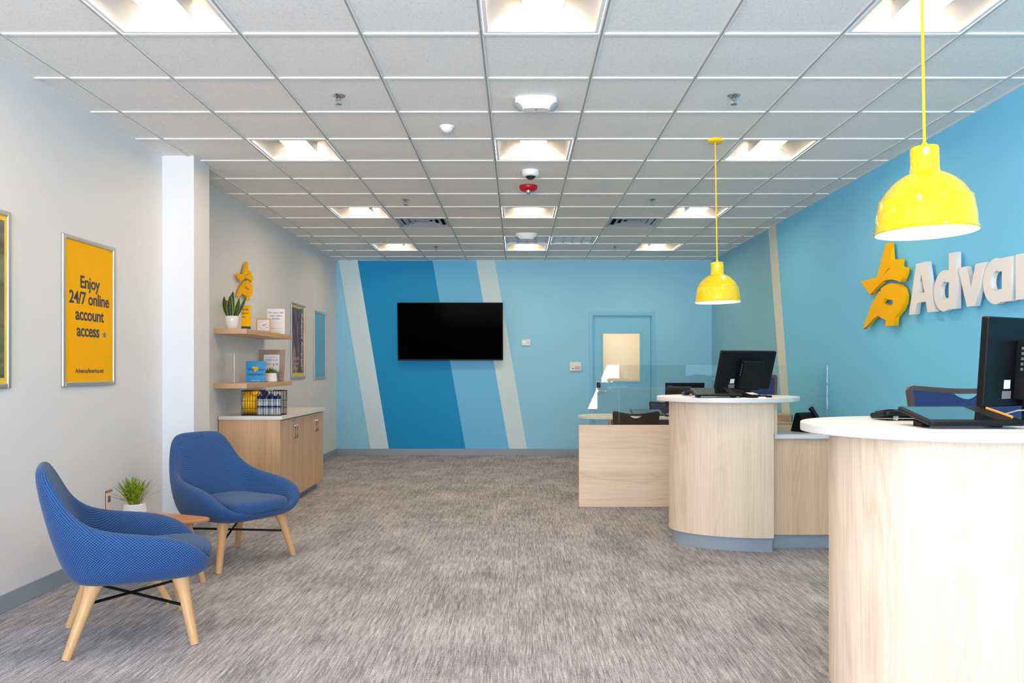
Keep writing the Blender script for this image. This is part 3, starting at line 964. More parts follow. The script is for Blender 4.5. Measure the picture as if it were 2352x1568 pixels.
# ------------------------------------------------------------------ office chairs
def back_loops(w, h, dip):
    hw = w / 2
    top = [(hw * (1 - 2 * k / 20), h - dip * math.cos((1 - 2 * k / 20) * PI / 2) ** 1.2) for k in range(1, 20)]
    outer = [(-hw * 0.90, 0), (hw * 0.90, 0), (hw, h - 0.03), (hw - 0.008, h - 0.008)] + top + [(-hw + 0.008, h - 0.008), (-hw, h - 0.03)]
    return outer
def office_chair(name, label, loc, rz, w, h, seat_z, back_z, mats, dip=0.02, group=None):
    t = thing(name, label, 'chair', loc, (0, 0, rz), group)
    fm, um, lm = mats
    tilt = R(8)
    bk_ = Matrix.Translation((0, 0.20, back_z)) @ Matrix.Rotation(-tilt, 4, 'X') @ Matrix.Rotation(PI / 2, 4, 'X')
    hw = w / 2
    outer = back_loops(w, h, dip)
    e = 0.024
    topi = h - dip - 0.028
    # opening of the rail frame
    def topcurve(x, off):
        u = x / hw
        return h - dip * math.cos(u * PI / 2) ** 1.2 - off
    xs_i = [hw - e - (2 * hw - 2 * e) * k / 24 for k in range(25)]
    inner = [(-hw * 0.90 + e, e), (hw * 0.90 - e, e)] + [(x, topcurve(x, e)) for x in xs_i]
    fr = flat_shape('back_frame', [outer, inner], 0.03, fm, t)
    fr.matrix_local = bk_ @ Matrix.Translation((0, 0, -0.015))
    def cutout(x):
        c = 0.072
        return 0 if abs(x) > c else 0.030 * (1 - (x / c) ** 2)
    xs_p = [hw - e - (2 * hw - 2 * e) * k / 48 for k in range(49)]
    pad = [(-hw * 0.90 + e, e), (hw * 0.90 - e, e)] + [(x, topcurve(x, e + cutout(x))) for x in xs_p]
    pd = flat_shape('back_pad', [pad], 0.022, um, t)
    pd.matrix_local = bk_ @ Matrix.Translation((0, 0, -0.011))
    MB().prism(rrect(-0.25, -0.24, 0.25, 0.22, 0.06), seat_z - 0.05, seat_z).build('seat', um, t, bevel=0.015, smooth=40)
    for sx in (-1, 1):
        for sy in (-1, 1):
            MB().tube([(sx * 0.2, sy * 0.17, seat_z - 0.055), (sx * 0.24, sy * 0.22, 0.0)], 0.012, 10).build('leg', lm, t, smooth=40)
        MB().tube([(sx * 0.215, 0.19, seat_z - 0.05), (sx * 0.225, 0.225, seat_z + 0.03), (sx * hw * 0.88, 0.205, back_z + 0.04)], 0.013, 10).build('back_post', lm, t, smooth=40)
    if seat_z > 0.6:
        mb = MB()
        q = 0.215
        mb.tube([(-q, -q + 0.02, 0.3), (q, -q + 0.02, 0.3), (q, q - 0.02, 0.3), (-q, q - 0.02, 0.3), (-q, -q + 0.02, 0.3)], 0.009, 8)
        mb.build('footrest', lm, t)
    return t
stool = (M['chairwood'], M['navy'], M['softblack'])
office_chair('counter_stool', 'blue counter stool with brown frame behind the near counter', (2.30, 3.80, 0), R(0), 0.60, 0.44, 0.76, 0.825, stool, 0.018, 'blue and brown counter stools')
office_chair('counter_stool', 'blue counter stool with brown frame behind the middle counter', (2.065, 6.93, 0), R(-4), 0.535, 0.44, 0.78, 0.86, stool, 0.02, 'blue and brown counter stools')
office_chair('guest_chair', 'black plastic chair with a handle slot pulled up to the far desk', (1.345, 9.30, 0), PI, 0.535, 0.44, 0.45, 0.435, (M['black'], M['black'], M['chrome']), 0.035)
office_chair('desk_chair', 'dark navy chair behind the far round ended desk', (2.10, 10.85, 0), 0, 0.52, 0.40, 0.47, 0.50, (M['softblack'], M['navy'], M['softblack']), 0.02)

# ------------------------------------------------------------------ monitors and counter gear
def monitor(label, loc, yaw, lift, w=0.505, h=0.305, tilt=17.0, box=True, word=None):
    t = thing('computer_monitor', label, 'monitor', loc, (0, 0, yaw), 'black computer monitors')
    pm = Matrix.Translation((0, 0, lift + h / 2)) @ Matrix.Rotation(R(tilt), 4, 'X')
    MB().boxm((w, 0.032, h), pm).build('monitor_shell', M['black'], t, bevel=0.006)
    MB().boxm((w - 0.02, 0.004, h - 0.02), pm @ Matrix.Translation((0, 0.0165, 0))).build('monitor_screen', M['screen'], t)
    mb = MB()
    if box:
        bx = MB().boxm((0.185, 0.055, 0.225), pm @ Matrix.Translation((0.02, -0.0435, -0.03))).build('rear_computer', M['softblack'], t, bevel=0.004)
        for k in range(5):
            MB().boxm((0.003, 0.009, 0.010), pm @ Matrix.Translation((-0.0735, -0.044, 0.055 - 0.02 * k))).build('port', M['steel'], bx)
        MB().boxm((0.038, 0.002, 0.034), pm @ Matrix.Translation((-0.115, -0.0168, -0.085))).build('sticker', M['paper'], t)
        MB().boxm((0.055, 0.002, 0.03), pm @ Matrix.Translation((-0.115, -0.0168, -0.125))).build('sticker', M['greyink'], t)
    else:
        MB().boxm((0.12, 0.03, 0.10), pm @ Matrix.Translation((0, -0.03, -0.02))).build('mount_block', M['softblack'], t, bevel=0.004)
    MB().box(-0.025, -0.035, 0.012, 0.025, -0.012, lift + h * 0.45).build('stand_neck', M['softblack'], t, bevel=0.003)
    MB().prism(rrect(-0.10, -0.075, 0.10, 0.08, 0.03), 0.0, 0.012).build('stand_foot', M['softblack'], t, bevel=0.003)
    if word:
        o = lettering(word, 0.026, M['steel'], t, 0, 0, 0, 0.01, 'LEFT', 'maker_name')
        o.matrix_local = pm @ Matrix.Translation((-w / 2 + 0.02, -0.0168, h / 2 - 0.045)) @ Matrix.Rotation(PI / 2, 4, 'X')
    return t
TOP = 1.135
monitor('black monitor with a rear computer box on the middle counter', (1.745, 6.08, TOP), R(22), 0.050)
monitor('black monitor with a rear computer box on the near counter, cut by the right edge', (1.966, 3.09, TOP), R(28), 0.064, h=0.342, tilt=4)
monitor('black monitor seen from behind on the far round ended desk', (2.135, 10.15, 0.76), R(0), 0.10, 0.50, 0.31, 6, False, 'Lenovo')

def signature_pad(label, loc, rz=0.0, pen='gold'):
    t = thing('signature_pad', label, 'signature pad', loc, (0, 0, rz), 'black signature pads')
    w, d = 0.335, 0.245
    m_ = Matrix.Translation((0, 0, 0.010)) @ Matrix.Rotation(R(10), 4, 'X')
    MB().prism(rrect(-w / 2, 0, w / 2, d, 0.015), 0, 0.016).build('pad_body', M['black'], t, bevel=0.004).matrix_local = m_
    MB().box(-w / 2 + 0.014, 0.028, 0.016, w / 2 - 0.095, d - 0.014, 0.0172).build('pad_screen', M['padscreen'], t).matrix_local = m_
    MB().box(w / 2 - 0.092, 0.028, 0.016, w / 2 - 0.03, d - 0.014, 0.0168).build('side_panel', M['softblack'], t).matrix_local = m_
    MB().tube([(w / 2 - 0.022, 0.05, 0.021), (w / 2 - 0.03, 0.19, 0.021)], 0.005, 8).build('stylus', M[pen], t, smooth=40).matrix_local = m_
    for s in (-1, 1):
        MB().prism([(0.10, 0.0), (0.16, 0.0), (0.16, 0.022), (0.10, 0.012)], s * 0.13 - 0.015, s * 0.13 + 0.015, 'x').build('rear_foot', M['softblack'], t)
    return t
signature_pad('black signature pad with a stylus on the near counter', (1.59, 2.735, TOP))
signature_pad('black signature pad lying on the middle counter before the monitor', (1.46, 5.725, TOP), pen='softblack')
def keyboard(label, loc, rz=0.0):
    t = thing('keyboard', label, 'keyboard', loc, (0, 0, rz), 'black keyboards')
    m_ = Matrix.Translation((0, 0, 0.030)) @ Matrix.Rotation(R(-7), 4, 'X')
    MB().prism(rrect(-0.22, 0, 0.22, 0.15, 0.02), -0.01, 0.012).build('keyboard_case', M['black'], t, bevel=0.005).matrix_local = m_
    mb = MB()
    for a in range(15):
        for b in range(5):
            mb.box(-0.20 + a * 0.0268, 0.015 + b * 0.025, 0.012, -0.178 + a * 0.0268, 0.035 + b * 0.025, 0.018)
    k = mb.build('key_field', M['softblack'], t)
    k.matrix_local = m_
    for s in (-1, 1):
        MB().boxm((0.02, 0.006, 0.042), Matrix.Translation((s * 0.17, 0.012, 0.0235)) @ Matrix.Rotation(R(16), 4, 'Y')).build('flip_foot', M['chrome'], t)
    return t
keyboard('black keyboard tipped on its foot behind the near signature pad', (1.69, 3.17, TOP))
keyboard('black keyboard lying behind the signature pad on the middle counter', (1.52, 6.16, TOP))
def card_reader(label, loc, rz):
    t = thing('card_reader', label, 'card reader', loc, (0, 0, rz), 'card readers')
    m_ = Matrix.Rotation(R(9), 4, 'X')
    MB().prism(rrect(-0.04, -0.08, 0.04, 0.08, 0.012), 0.012, 0.034).build('reader_body', M['softblack'], t, bevel=0.004).matrix_local = m_
    for a in range(3):
        for b in range(4):
            m2 = (M['orangeink'], M['yellowprint'], M['paper'])[a] if b == 0 else M['paper']
            MB().box(-0.03 + a * 0.021, -0.07 + b * 0.02, 0.034, -0.014 + a * 0.021, -0.056 + b * 0.02, 0.037).build('key', m2, t).matrix_local = m_
    MB().box(-0.03, 0.02, 0.034, 0.03, 0.066, 0.0352).build('reader_display', M['padscreen'], t).matrix_local = m_
    MB().box(-0.038, -0.07, 0.0, 0.038, 0.07, 0.014).build('reader_base', M['softblack'], t)
    return t
card_reader('card reader with coloured keys on the middle counter', (1.695, 5.80, TOP), R(18))
card_reader('card reader at the right edge of the near counter', (1.905, 2.88, TOP), R(-12))
tag(MB().prism(rrect(1.79, 5.82, 1.87, 5.96, 0.01), TOP, TOP + 0.014).build('mobile_phone', M['black'], bevel=0.003), 'flat black phone beside the card reader on the middle counter', 'phone')
tag(MB().box(1.735, 5.70, TOP, 1.785, 5.755, TOP + 0.008).build('note_pad', M['paper']), 'tiny white note pad near the edge of the middle counter', 'note pad')
mb = MB()
for k, (dx, dy) in enumerate(((0, 0), (0.012, 0.02))):
    mb.tube([(1.73 + dx, 3.02 + dy, TOP + 0.008), (1.80 + dx, 3.06 + dy, TOP + 0.012), (1.90 + dx, 3.01 + dy, TOP + 0.05), (2.0 + dx, 2.99 + dy, TOP + 0.055)], 0.0035, 8)
tag(mb.build('monitor_cable', M['steel'], smooth=60), 'grey cables lying on the near counter below the monitor', 'cable')

# desk phone on the low counter
t = thing('desk_phone', 'black desk phone with raised handset on the low white counter', 'phone', (2.245, 6.16, 0.858), (0, 0, R(25)))
MB().prism([(-0.11, 0.0), (0.08, 0.0), (0.03, 0.145), (0.0, 0.15)], -0.09, 0.09, 'x').build('phone_wedge', M['black'], t, bevel=0.006)
MB().prism([(-0.112, 0.004), (-0.108, 0.0), (0.0, 0.142), (-0.004, 0.146)], -0.075, 0.03, 'x').build('phone_face', M['softblack'], t)
mb = MB()
mb.tube([(0.065, -0.07, 0.075), (0.065, -0.01, 0.15), (0.065, 0.02, 0.178)], [0.02, 0.016, 0.022], 12)
mb.build('handset', M['black'], t, smooth=50)
tag(MB().tube([(2.20, 5.925, 0.862), (2.235, 5.935, 0.864), (2.25, 5.955, 0.875), (2.26, 6.0, 0.885)], 0.004, 8).build('phone_cord', M['whitematte'], smooth=60), 'short white cord in front of the desk phone', 'cord')

# gear on the far desk
t = thing('desk_tablet', 'dark tablet on a slanted rest on the far desk', 'tablet', (1.62, 9.86, 0.76))
m_ = Matrix.Rotation(R(14), 4, 'X')
MB().prism(rrect(-0.2, 0, 0.2, 0.24, 0.015), 0.004, 0.016).build('tablet_case', M['black'], t, bevel=0.003).matrix_local = m_
MB().box(-0.18, 0.02, 0.016, 0.18, 0.22, 0.0172).build('tablet_glass', M['padscreen'], t).matrix_local = m_
MB().prism([(0.1, 0), (0.2, 0), (0.2, 0.045), (0.1, 0.02)], -0.05, 0.05, 'x').build('rest', M['black'], t)
card_reader('small dark card reader on the far desk beside the tablet', (1.86, 9.80, 0.76), 0)

# ------------------------------------------------------------------ cabinet and shelves on the left
CZ = 0.866
t = thing('storage_cabinet', 'oak storage cabinet with four doors below the wall shelves', 'cabinet', (-2.55, 8.31, 0))
x0, x1, ya, yb = -0.28, 0.30, -0.83, 0.83
mb = MB()
mb.box(x0, ya, 0.09, x1 - 0.021, yb, CZ)
mb.build('cabinet_body', M['oakcab'], t)
MB().box(x1 - 0.021, ya, 0.066, x1, ya + 0.035, CZ).build('end_stile', M['oakcab'], t)
MB().box(x0, ya + 0.05, 0, x1 - 0.07, yb - 0.03, 0.09).build('kick_base', M['rubber'], t)
dl = [ya + 0.037 + k * (yb - ya - 0.04) / 4 for k in range(5)]
for k in range(4):
    d = MB().box(x1 - 0.020, dl[k] + 0.002, 0.066, x1, dl[k + 1] - 0.002, CZ - 0.012).build('door', M['oakcab'], t, bevel=0.0015)
    hy = dl[k + 1] - 0.035 if k % 2 == 0 else dl[k] + 0.035
    MB().tube([(x1, hy, 0.655), (x1 + 0.03, hy, 0.655), (x1 + 0.034, hy, 0.66), (x1 + 0.034, hy, 0.775), (x1 + 0.03, hy, 0.78), (x1, hy, 0.78)], 0.0055, 10).build('handle', M['chrome'], d, smooth=50)
    MB().tube([(x1, hy, 0.826), (x1 + 0.006, hy, 0.826)], 0.011, 14).build('lock', M['chrome'], d, smooth=40)
MB().box(x0, ya - 0.012, CZ, x1 + 0.025, yb + 0.012, CZ + 0.034).build('countertop', M['white'], t, bevel=0.003)
CT = CZ + 0.034

def shelf(z, label):
    o = MB().box(-0.155, -0.74, -0.048, 0.155, 0.74, 0).build('floating_shelf', M['oakshelf'], bevel=0.002)
    o.location = (XL + 0.155, 8.12, z)
    return tag(o, label, 'shelf', 'oak wall shelves')
SU, SL = 1.722, 1.2112
shelf(SU, 'upper oak wall shelf with the snake plant and clock')
shelf(SL, 'lower oak wall shelf with the blue card and picture frame')

# plants -----------------------------------------------------------
def blade(mb, base, tip, w, bend, side, n=7, cup=0.3):
    base, tip = Vector(base), Vector(tip)
    d = tip - base
    s = Vector(side).normalized()
    nrm = d.cross(s).normalized()
    v = []; f = []; uv = []
    for i in range(n + 1):
        u = i / n
        c = base + d * u + Vector(bend) * (u * u - u) * -1.0
        ww = w * (math.sin(PI * min(1, (u * 0.86 + 0.14))) ** 0.75) if i < n else 0.0005
        v += [c - s * ww, c - nrm * ww * cup, c + s * ww]
    for i in range(n):
        a, b = 3 * i, 3 * i + 3
        f += [(a, a + 1, b + 1, b), (a + 1, a + 2, b + 2, b + 1)]
        u0, u1 = i / n, (i + 1) / n
        uv += [[(0, u0), (0.5, u0), (0.5, u1), (0, u1)], [(0.5, u0), (1, u0), (1, u1), (0.5, u1)]]
    mb.add(v, f, 0, uv)

t = thing('potted_snake_plant', 'potted snake plant with yellow edged leaves on the upper shelf', 'plant', (-2.722, 7.53, SU))
MB().lathe([(0.0, 0.0), (0.040, 0.0), (0.046, 0.006), (0.058, 0.045), (0.065, 0.085), (0.064, 0.112), (0.059, 0.126), (0.055, 0.124), (0.056, 0.108), (0.0, 0.108)], 40).build('pot', M['whitegloss'], t, smooth=45)
for (bx, by, tx, ty, tz, w, bend) in ((-0.02, -0.02, -0.062, -0.03, 0.315, 0.026, (-0.055, 0, 0.0)), (-0.005, 0.0, 0.012, 0.0, 0.365, 0.032, (-0.03, 0, 0)),
                                    (0.0, -0.03, 0.002, -0.04, 0.325, 0.030, (-0.035, 0, 0)), (0.02, -0.01, 0.075, -0.02, 0.30, 0.024, (0.035, 0, 0)),
                                    (0.03, 0.0, 0.142, -0.01, 0.325, 0.018, (0.030, 0, 0)), (-0.03, 0.01, -0.05, 0.0, 0.28, 0.024, (-0.03, 0, 0))):
    mb = MB()
    blade(mb, (bx, by, 0.105), (tx, ty, tz), w, bend, (1, 0.25, 0), 10, 0.35)
    o = mb.build('leaf', M['snake'], t, smooth=180)
    md = o.modifiers.new('thick', 'SOLIDIFY'); md.thickness = 0.003

t = thing('potted_grass', 'spiky green grass plant in a ribbed white pot on the side table', 'plant', (-2.345, 4.84, 0.42))
prof = [(0.0, 0.0), (0.066, 0.0)]
for k in range(9):
    r = 0.070 - 0.0012 * abs(k - 3) ** 1.35
    z = 0.004 + k * 0.0108
    prof += [(r - 0.0035, z), (r, z + 0.003), (r, z + 0.0075)]
prof += [(0.055, 0.102), (0.052, 0.098), (0.0, 0.096)]
t['kind'] = 'thing'
MB().lathe(prof, 40).build('pot', M['whitematte'], t, smooth=60)
mb = MB()
rnd = random.Random(3)
for k in range(120):
    a = rnd.uniform(0, 2 * PI)
    out = rnd.uniform(0.01, 1.0) ** 0.8
    L = rnd.uniform(0.12, 0.19)
    if k < 7:
        out, L = rnd.uniform(1.2, 1.45), rnd.uniform(0.15, 0.20)
    br = rnd.uniform(0, 0.035)
    dx, dy = math.cos(a), math.sin(a)
    tip = (dx * (br + out * 0.115), dy * (br + out * 0.115), 0.095 + L * math.sqrt(max(0.12, 1 - 0.42 * out * out)))
    blade(mb, (dx * br, dy * br, 0.093), tip, rnd.uniform(0.003, 0.0058), (-dx * 0.02, -dy * 0.02, 0.05 * out), (-dy, dx, 0.2), 6, 0.3)
mb.build('foliage', M['grass'], t, smooth=180)

t = thing('potted_succulent', 'small succulent in a white and grey pot on the lower shelf', 'plant', (-2.60, 8.32, SL))
MB().lathe([(0.0, 0.0), (0.060, 0.0), (0.068, 0.008), (0.067, 0.030), (0.063, 0.046)], 36).build('pot_base', M['whitegloss'], t, smooth=45)
MB().lathe([(0.063, 0.046), (0.057, 0.085), (0.055, 0.092), (0.050, 0.090), (0.0, 0.084)], 36).build('pot_collar', M['cream'], t, smooth=45)
mb = MB()
for k in range(34):
    a = k * 2.399
    q = math.sqrt(k / 34)
    dx, dy = math.cos(a), math.sin(a)
    blade(mb, (dx * 0.01, dy * 0.01, 0.085), (dx * (0.015 + 0.075 * q), dy * (0.015 + 0.075 * q), 0.165 - 0.055 * q), 0.010, (0, 0, -0.012), (-dy, dx, 0), 6, 0.6)
mb.build('rosette', M['succ'], t, smooth=180)

# cards and frames on the shelves ------------------------------------
t = thing('leaflet_holder', 'yellow pay bills leaflet in a clear stand beside the snake plant', 'leaflet', matrix=facing(-2.655, 7.72, SU, R(38)))
MB().box(-0.048, 0.0, 0, 0.048, 0.245, 0.003).build('clear_stand', M['clear'], t)
MB().box(-0.048, 0.0, 0, 0.048, 0.003, 0.05).build('stand_foot', M['clear'], t)
MB().box(-0.045, 0.004, 0.0032, 0.045, 0.242, 0.0040).build('leaflet_sheet', M['amberprint'], t)
MB().box(-0.045, 0.006, 0.0041, 0.045, 0.038, 0.0045).build('print_band', M['navyink'], t)
for k, s in enumerate(('Pay bills', 'fast and', 'easy')):
    lettering(s, 0.024, M['navyink'], t, -0.040, 0.195 - 0.036 * k, 0.0042, 0.02, 'LEFT', 'headline', sx=0.85)
t = thing('mantel_clock', 'small square wooden clock leaning on the upper shelf', 'clock', matrix=facing(-2.645, 8.22, SU + 0.006, R(14), R(9)))
mb = MB()
c, e = 0.072, 0.013
for (a, b, q, r_) in ((-c, 0, -c + e, 2 * c), (c - e, 0, c, 2 * c), (-c + e, 0, c - e, e), (-c + e, 2 * c - e, c - e, 2 * c)):
    mb.box(a, b, -0.03, q, r_, 0.012)
mb.build('clock_case', M['beech'], t, bevel=0.002)
MB().box(-c + e, e, -0.01, c - e, 2 * c - e, 0.002).build('clock_face', M['paper'], t)
mb = MB()
for k in range(12):
    a = k * PI / 6
    m_ = Matrix.Translation((0.046 * math.sin(a), c + 0.046 * math.cos(a), 0.0025)) @ Matrix.Rotation(-a, 4, 'Z')
    mb.boxm((0.003, 0.010, 0.001), m_)
mb.build('hour_marks', M['greyink'], t)
for (a, L, w_) in ((R(62), 0.032, 0.004), (R(128), 0.046, 0.003)):
    m_ = Matrix.Translation((0, c, 0.0035)) @ Matrix.Rotation(-a, 4, 'Z') @ Matrix.Translation((0, L / 2 - 0.005, 0))
    MB().boxm((w_, L + 0.01, 0.001), m_).build('hand', M['softblack'], t)
MB().boxm((0.006, 0.09, 0.006), Matrix.Translation((-0.066, 0.063, -0.05)) @ Matrix.Rotation(R(-20), 4, 'X')).build('rear_prop', M['softblack'], t)
t = thing('info_card', 'white information card about the online account at the end of the shelf', 'card', matrix=facing(-2.650, 8.66, SU, R(10), R(3)))
MB().box(-0.096, 0, 0, 0.096, 0.285, 0.003).build('clear_stand', M['clear'], t)
MB().box(-0.094, 0.002, 0.0031, 0.094, 0.283, 0.0038).build('card_sheet', M['paper'], t)
for k, s in enumerate(('Do more with', 'your online', 'account')):
    lettering(s, 0.027, M['blueink'], t, 0.0, 0.232 - 0.033 * k, 0.004, 0.012, name='headline')
MB().box(-0.07, 0.066, 0.0039, 0.07, 0.068, 0.0042).build('rule_line', M['greyink'], t)
MB().box(-0.02, 0.02, 0.0039, 0.05, 0.024, 0.0042).build('rule_line', M['orangeink'], t)
t = thing('blue_card', 'blue thank you card with an amber heart on the lower shelf', 'card', matrix=facing(-2.655, 8.0, SL, R(6), R(4)))
MB().box(-0.097, 0, -0.003, 0.097, 0.216, 0).build('clear_stand', M['clear'], t)
MB().box(-0.095, 0.002, 0.0002, 0.095, 0.214, 0.001).build('card_sheet', M['cardblue'], t)
lettering('We', 0.042, M['navyink'], t, -0.078, 0.117, 0.0012, 0.016, 'LEFT', 'headline')
lettering('our', 0.042, M['navyink'], t, 0.030, 0.117, 0.0012, 0.016, 'LEFT', 'headline')
lettering('customers!', 0.042, M['navyink'], t, 0, 0.070, 0.0012, 0.016, name='headline', sx=0.82)
heart = []
for k in range(40):
    a = 2 * PI * k / 40
    heart.append((0.0018 * 16 * math.sin(a) ** 3 - 0.004, 0.136 + 0.0021 * (13 * math.cos(a) - 5 * math.cos(2 * a) - 2 * math.cos(3 * a) - math.cos(4 * a))))
flat_shape('heart', [heart], 0.0006, M['amberprint'], t, 0.0012)
lettering('AdvanceAmerica', 0.013, M['whiteink'], t, 0.005, 0.014, 0.0012, 0.01, name='small_print')
t = thing('picture_frame', 'grey brown wooden picture frame asking for a review on the lower shelf', 'picture frame', matrix=facing(-2.675, 8.56, SL + 0.004, R(4), R(11)))
w2, h2, e = 0.138, 0.345, 0.052
for (a, b, c, d, nm) in ((-w2, 0, -w2 + e, h2, 'frame_side'), (w2 - e, 0, w2, h2, 'frame_side'), (-w2 + e, 0, w2 - e, e, 'frame_rail'), (-w2 + e, h2 - e, w2 - e, h2, 'frame_rail')):
    MB().box(a, b, -0.014, c, d, 0.010).build(nm, M['framewood'], t, bevel=0.003)
MB().box(-w2 + e, e, -0.010, w2 - e, h2 - e, -0.004).build('print_sheet', M['paper'], t)
MB().box(0.0, e, -0.0039, w2 - e, e + 0.05, -0.0034).build('blue_patch', M['posterblue'], t)
for k in range(5):
    MB().lathe([(0, 0.0005), (0.006, 0)], 5, (-0.05 + 0.024 * k, 0.262, -0.0036)).build('rating_star', M['orangeink'], t)
lettering('review us on', 0.026, M['greyink'], t, 0, 0.226, -0.0037, 0.008, name='headline')
gx = -0.073
gc = {'b': plain('print_blue', rgb(96, 140, 220), 0.5), 'r': plain('print_red', rgb(220, 100, 92), 0.5), 'y': plain('print_yellow', rgb(240, 200, 90), 0.5), 'g': plain('print_green', rgb(110, 180, 120), 0.5)}
for ch, cl, wd in (('G', 'b', 0.040), ('o', 'r', 0.030), ('o', 'y', 0.030), ('g', 'b', 0.030), ('l', 'g', 0.013), ('e', 'r', 0.03)):
    lettering(ch, 0.045, gc[cl], t, gx, 0.176, -0.0037, 0.004, 'LEFT', 'word_letter')
    gx += wd * 0.86
MB().boxm((0.05, 0.22, 0.004), Matrix.Translation((0, 0.15, -0.055)) @ Matrix.Rotation(R(18), 4, 'X')).build('rear_strut', M['softblack'], t)
t = thing('sign_holder', 'clear acrylic sign holder seen edge on at the left of the lower shelf', 'sign holder', matrix=facing(-2.715, 7.56, SL, R(110.5), 0))
MB().box(-0.085, 0, 0, 0.085, 0.282, 0.003).build('clear_stand', M['clear'], t)
MB().box(-0.083, 0.002, 0.0031, 0.083, 0.280, 0.0038).build('card_sheet', M['paper'], t)

# wire basket with discs and bottles on the cabinet -------------------
BX0, BX1, BY0, BY1, BH = -2.655, -2.262, 7.545, 7.80, 0.236
t = thing('wire_basket', 'black wire basket of giveaways on the storage cabinet', 'basket', ((BX0 + BX1) / 2, (BY0 + BY1) / 2, CT))
hx_, hy_ = (BX1 - BX0) / 2, (BY1 - BY0) / 2
def ring(z, s, r=0.0028, nm='basket_rim'):
    p = rrect(-hx_ * s, -hy_ * s, hx_ * s, hy_ * s, 0.03, 4)
    MB().tube([(a, b, z) for a, b in p + p[:1]], r, 6).build(nm, M['softblack'], t, smooth=60)
ring(BH, 0.97, 0.004)
ring(0.0045, 0.95, 0.004, 'basket_floor_ring')
mb = MB()
for z, s in ((0.07, 0.965), (0.14, 0.975)):
    p = rrect(-hx_ * s, -hy_ * s, hx_ * s, hy_ * s, 0.03, 4)
    mb.tube([(a, b, z) for a, b in p + p[:1]], 0.0016, 5)
for k in range(15):
    x = -hx_ * 0.88 + k * hx_ * 1.76 / 14
    for s in (-1, 1):
        mb.tube([(x, s * hy_ * 0.95, 0.0045), (x, s * hy_ * 0.97, BH)], 0.0017, 5)
    mb.tube([(x, -hy_ * 0.94, 0.0045), (x, hy_ * 0.94, 0.0045)], 0.0017, 5)
for k in range(9):
    y = -hy_ * 0.8 + k * hy_ * 1.6 / 8
    for s in (-1, 1):
        mb.tube([(s * hx_ * 0.95, y, 0.0045), (s * hx_ * 0.97, y, BH)], 0.0017, 5)
mb.build('wire_mesh', M['softblack'], t)
MB().tube([(-0.055 + 0.042 * math.cos(a), -hy_ * 0.99, BH + 0.042 * math.sin(a) - 0.002) for a in [PI + PI * k / 12 for k in range(13)]], 0.0025, 6).build('handle_loop', M['softblack'], t, smooth=60)

def disc(x, y, z, rot, label, proto=[None]):
    if proto[0]:
        return copy_thing(proto[0], label, (x, y, z), rot)
    t = thing('flying_disc', label, 'flying disc', (x, y, z), rot, 'yellow flying discs in the basket')
    MB().lathe([(0.0, 0.014), (0.085, 0.013), (0.105, 0.006), (0.112, -0.006), (0.110, -0.012), (0.104, -0.010), (0.099, 0.002), (0.082, 0.009), (0.0, 0.010)], 40).build('disc_body', M['disc'], t, smooth=50)
    proto[0] = t
for k in range(5):
    disc(-2.612 + 0.0225 * k, 7.672, CT + 0.127, (0, PI / 2 + R(3), R(-4)), ('yellow flying disc at the far left end of the wire basket', 'yellow flying disc, second from the left in the basket', 'yellow flying disc, third from the left in the basket', 'yellow flying disc, fourth from the left in the basket', 'yellow flying disc next to the bottles in the basket')[k])
def bottle(x, y, z, rot, label, proto=[None]):
    if proto[0]:
        return copy_thing(proto[0], label, (x, y, z), rot)
    t = thing('water_bottle', label, 'bottle', (x, y, z), rot, 'clear bottles in the basket')
    MB().lathe([(0.0, 0.002), (0.026, 0.0), (0.0285, 0.006), (0.0285, 0.145), (0.027, 0.152), (0.026, 0.150), (0.027, 0.145), (0.027, 0.008), (0.0, 0.006)], 24).build('bottle_body', M['bottle'], t, smooth=45)
    b = MB().lathe([(0.0, 0.184), (0.024, 0.182), (0.029, 0.176), (0.029, 0.150), (0.0, 0.149)], 24).build('lid', M['navyplastic'], t, smooth=45)
    MB().tube([(0, 0, 0.183), (0, 0, 0.198)], [0.010, 0.008], 12).build('spout', M['navyplastic'], b, smooth=45)
    MB().lathe([(0.0289, 0.070), (0.0289, 0.086)], 24).build('printed_band', M['navyplastic'], t, smooth=60)
    proto[0] = t
m, tt, bb = new_mat('clear_bottle_plastic')
bb.inputs['Base Color'].default_value = (0.80, 0.84, 0.88, 1)
bb.inputs['Roughness'].default_value = 0.08
bb.inputs['Alpha'].default_value = 0.42
M['bottle'] = m
BL = ('clear bottle with navy lid in front of the yellow discs', 'clear bottle with navy lid, second from the left in the front row', 'clear bottle with navy lid, third from the left in the front row', 'clear bottle with navy lid at the right end of the front row',
      'clear bottle with navy lid behind the front row, left', 'clear bottle with navy lid behind the front row, right')
for k, (x, y) in enumerate(((-2.474, 7.592), (-2.4155, 7.595), (-2.357, 7.594), (-2.3035, 7.596), (-2.395, 7.668), (-2.325, 7.672))):
    bottle(x, y, CT + 0.007, (0, 0, 0), BL[k])
bottle(-2.412, 7.745, CT + 0.218, (R(90), 0, R(-6)), 'clear bottle lying on top of the others, navy lid facing out')

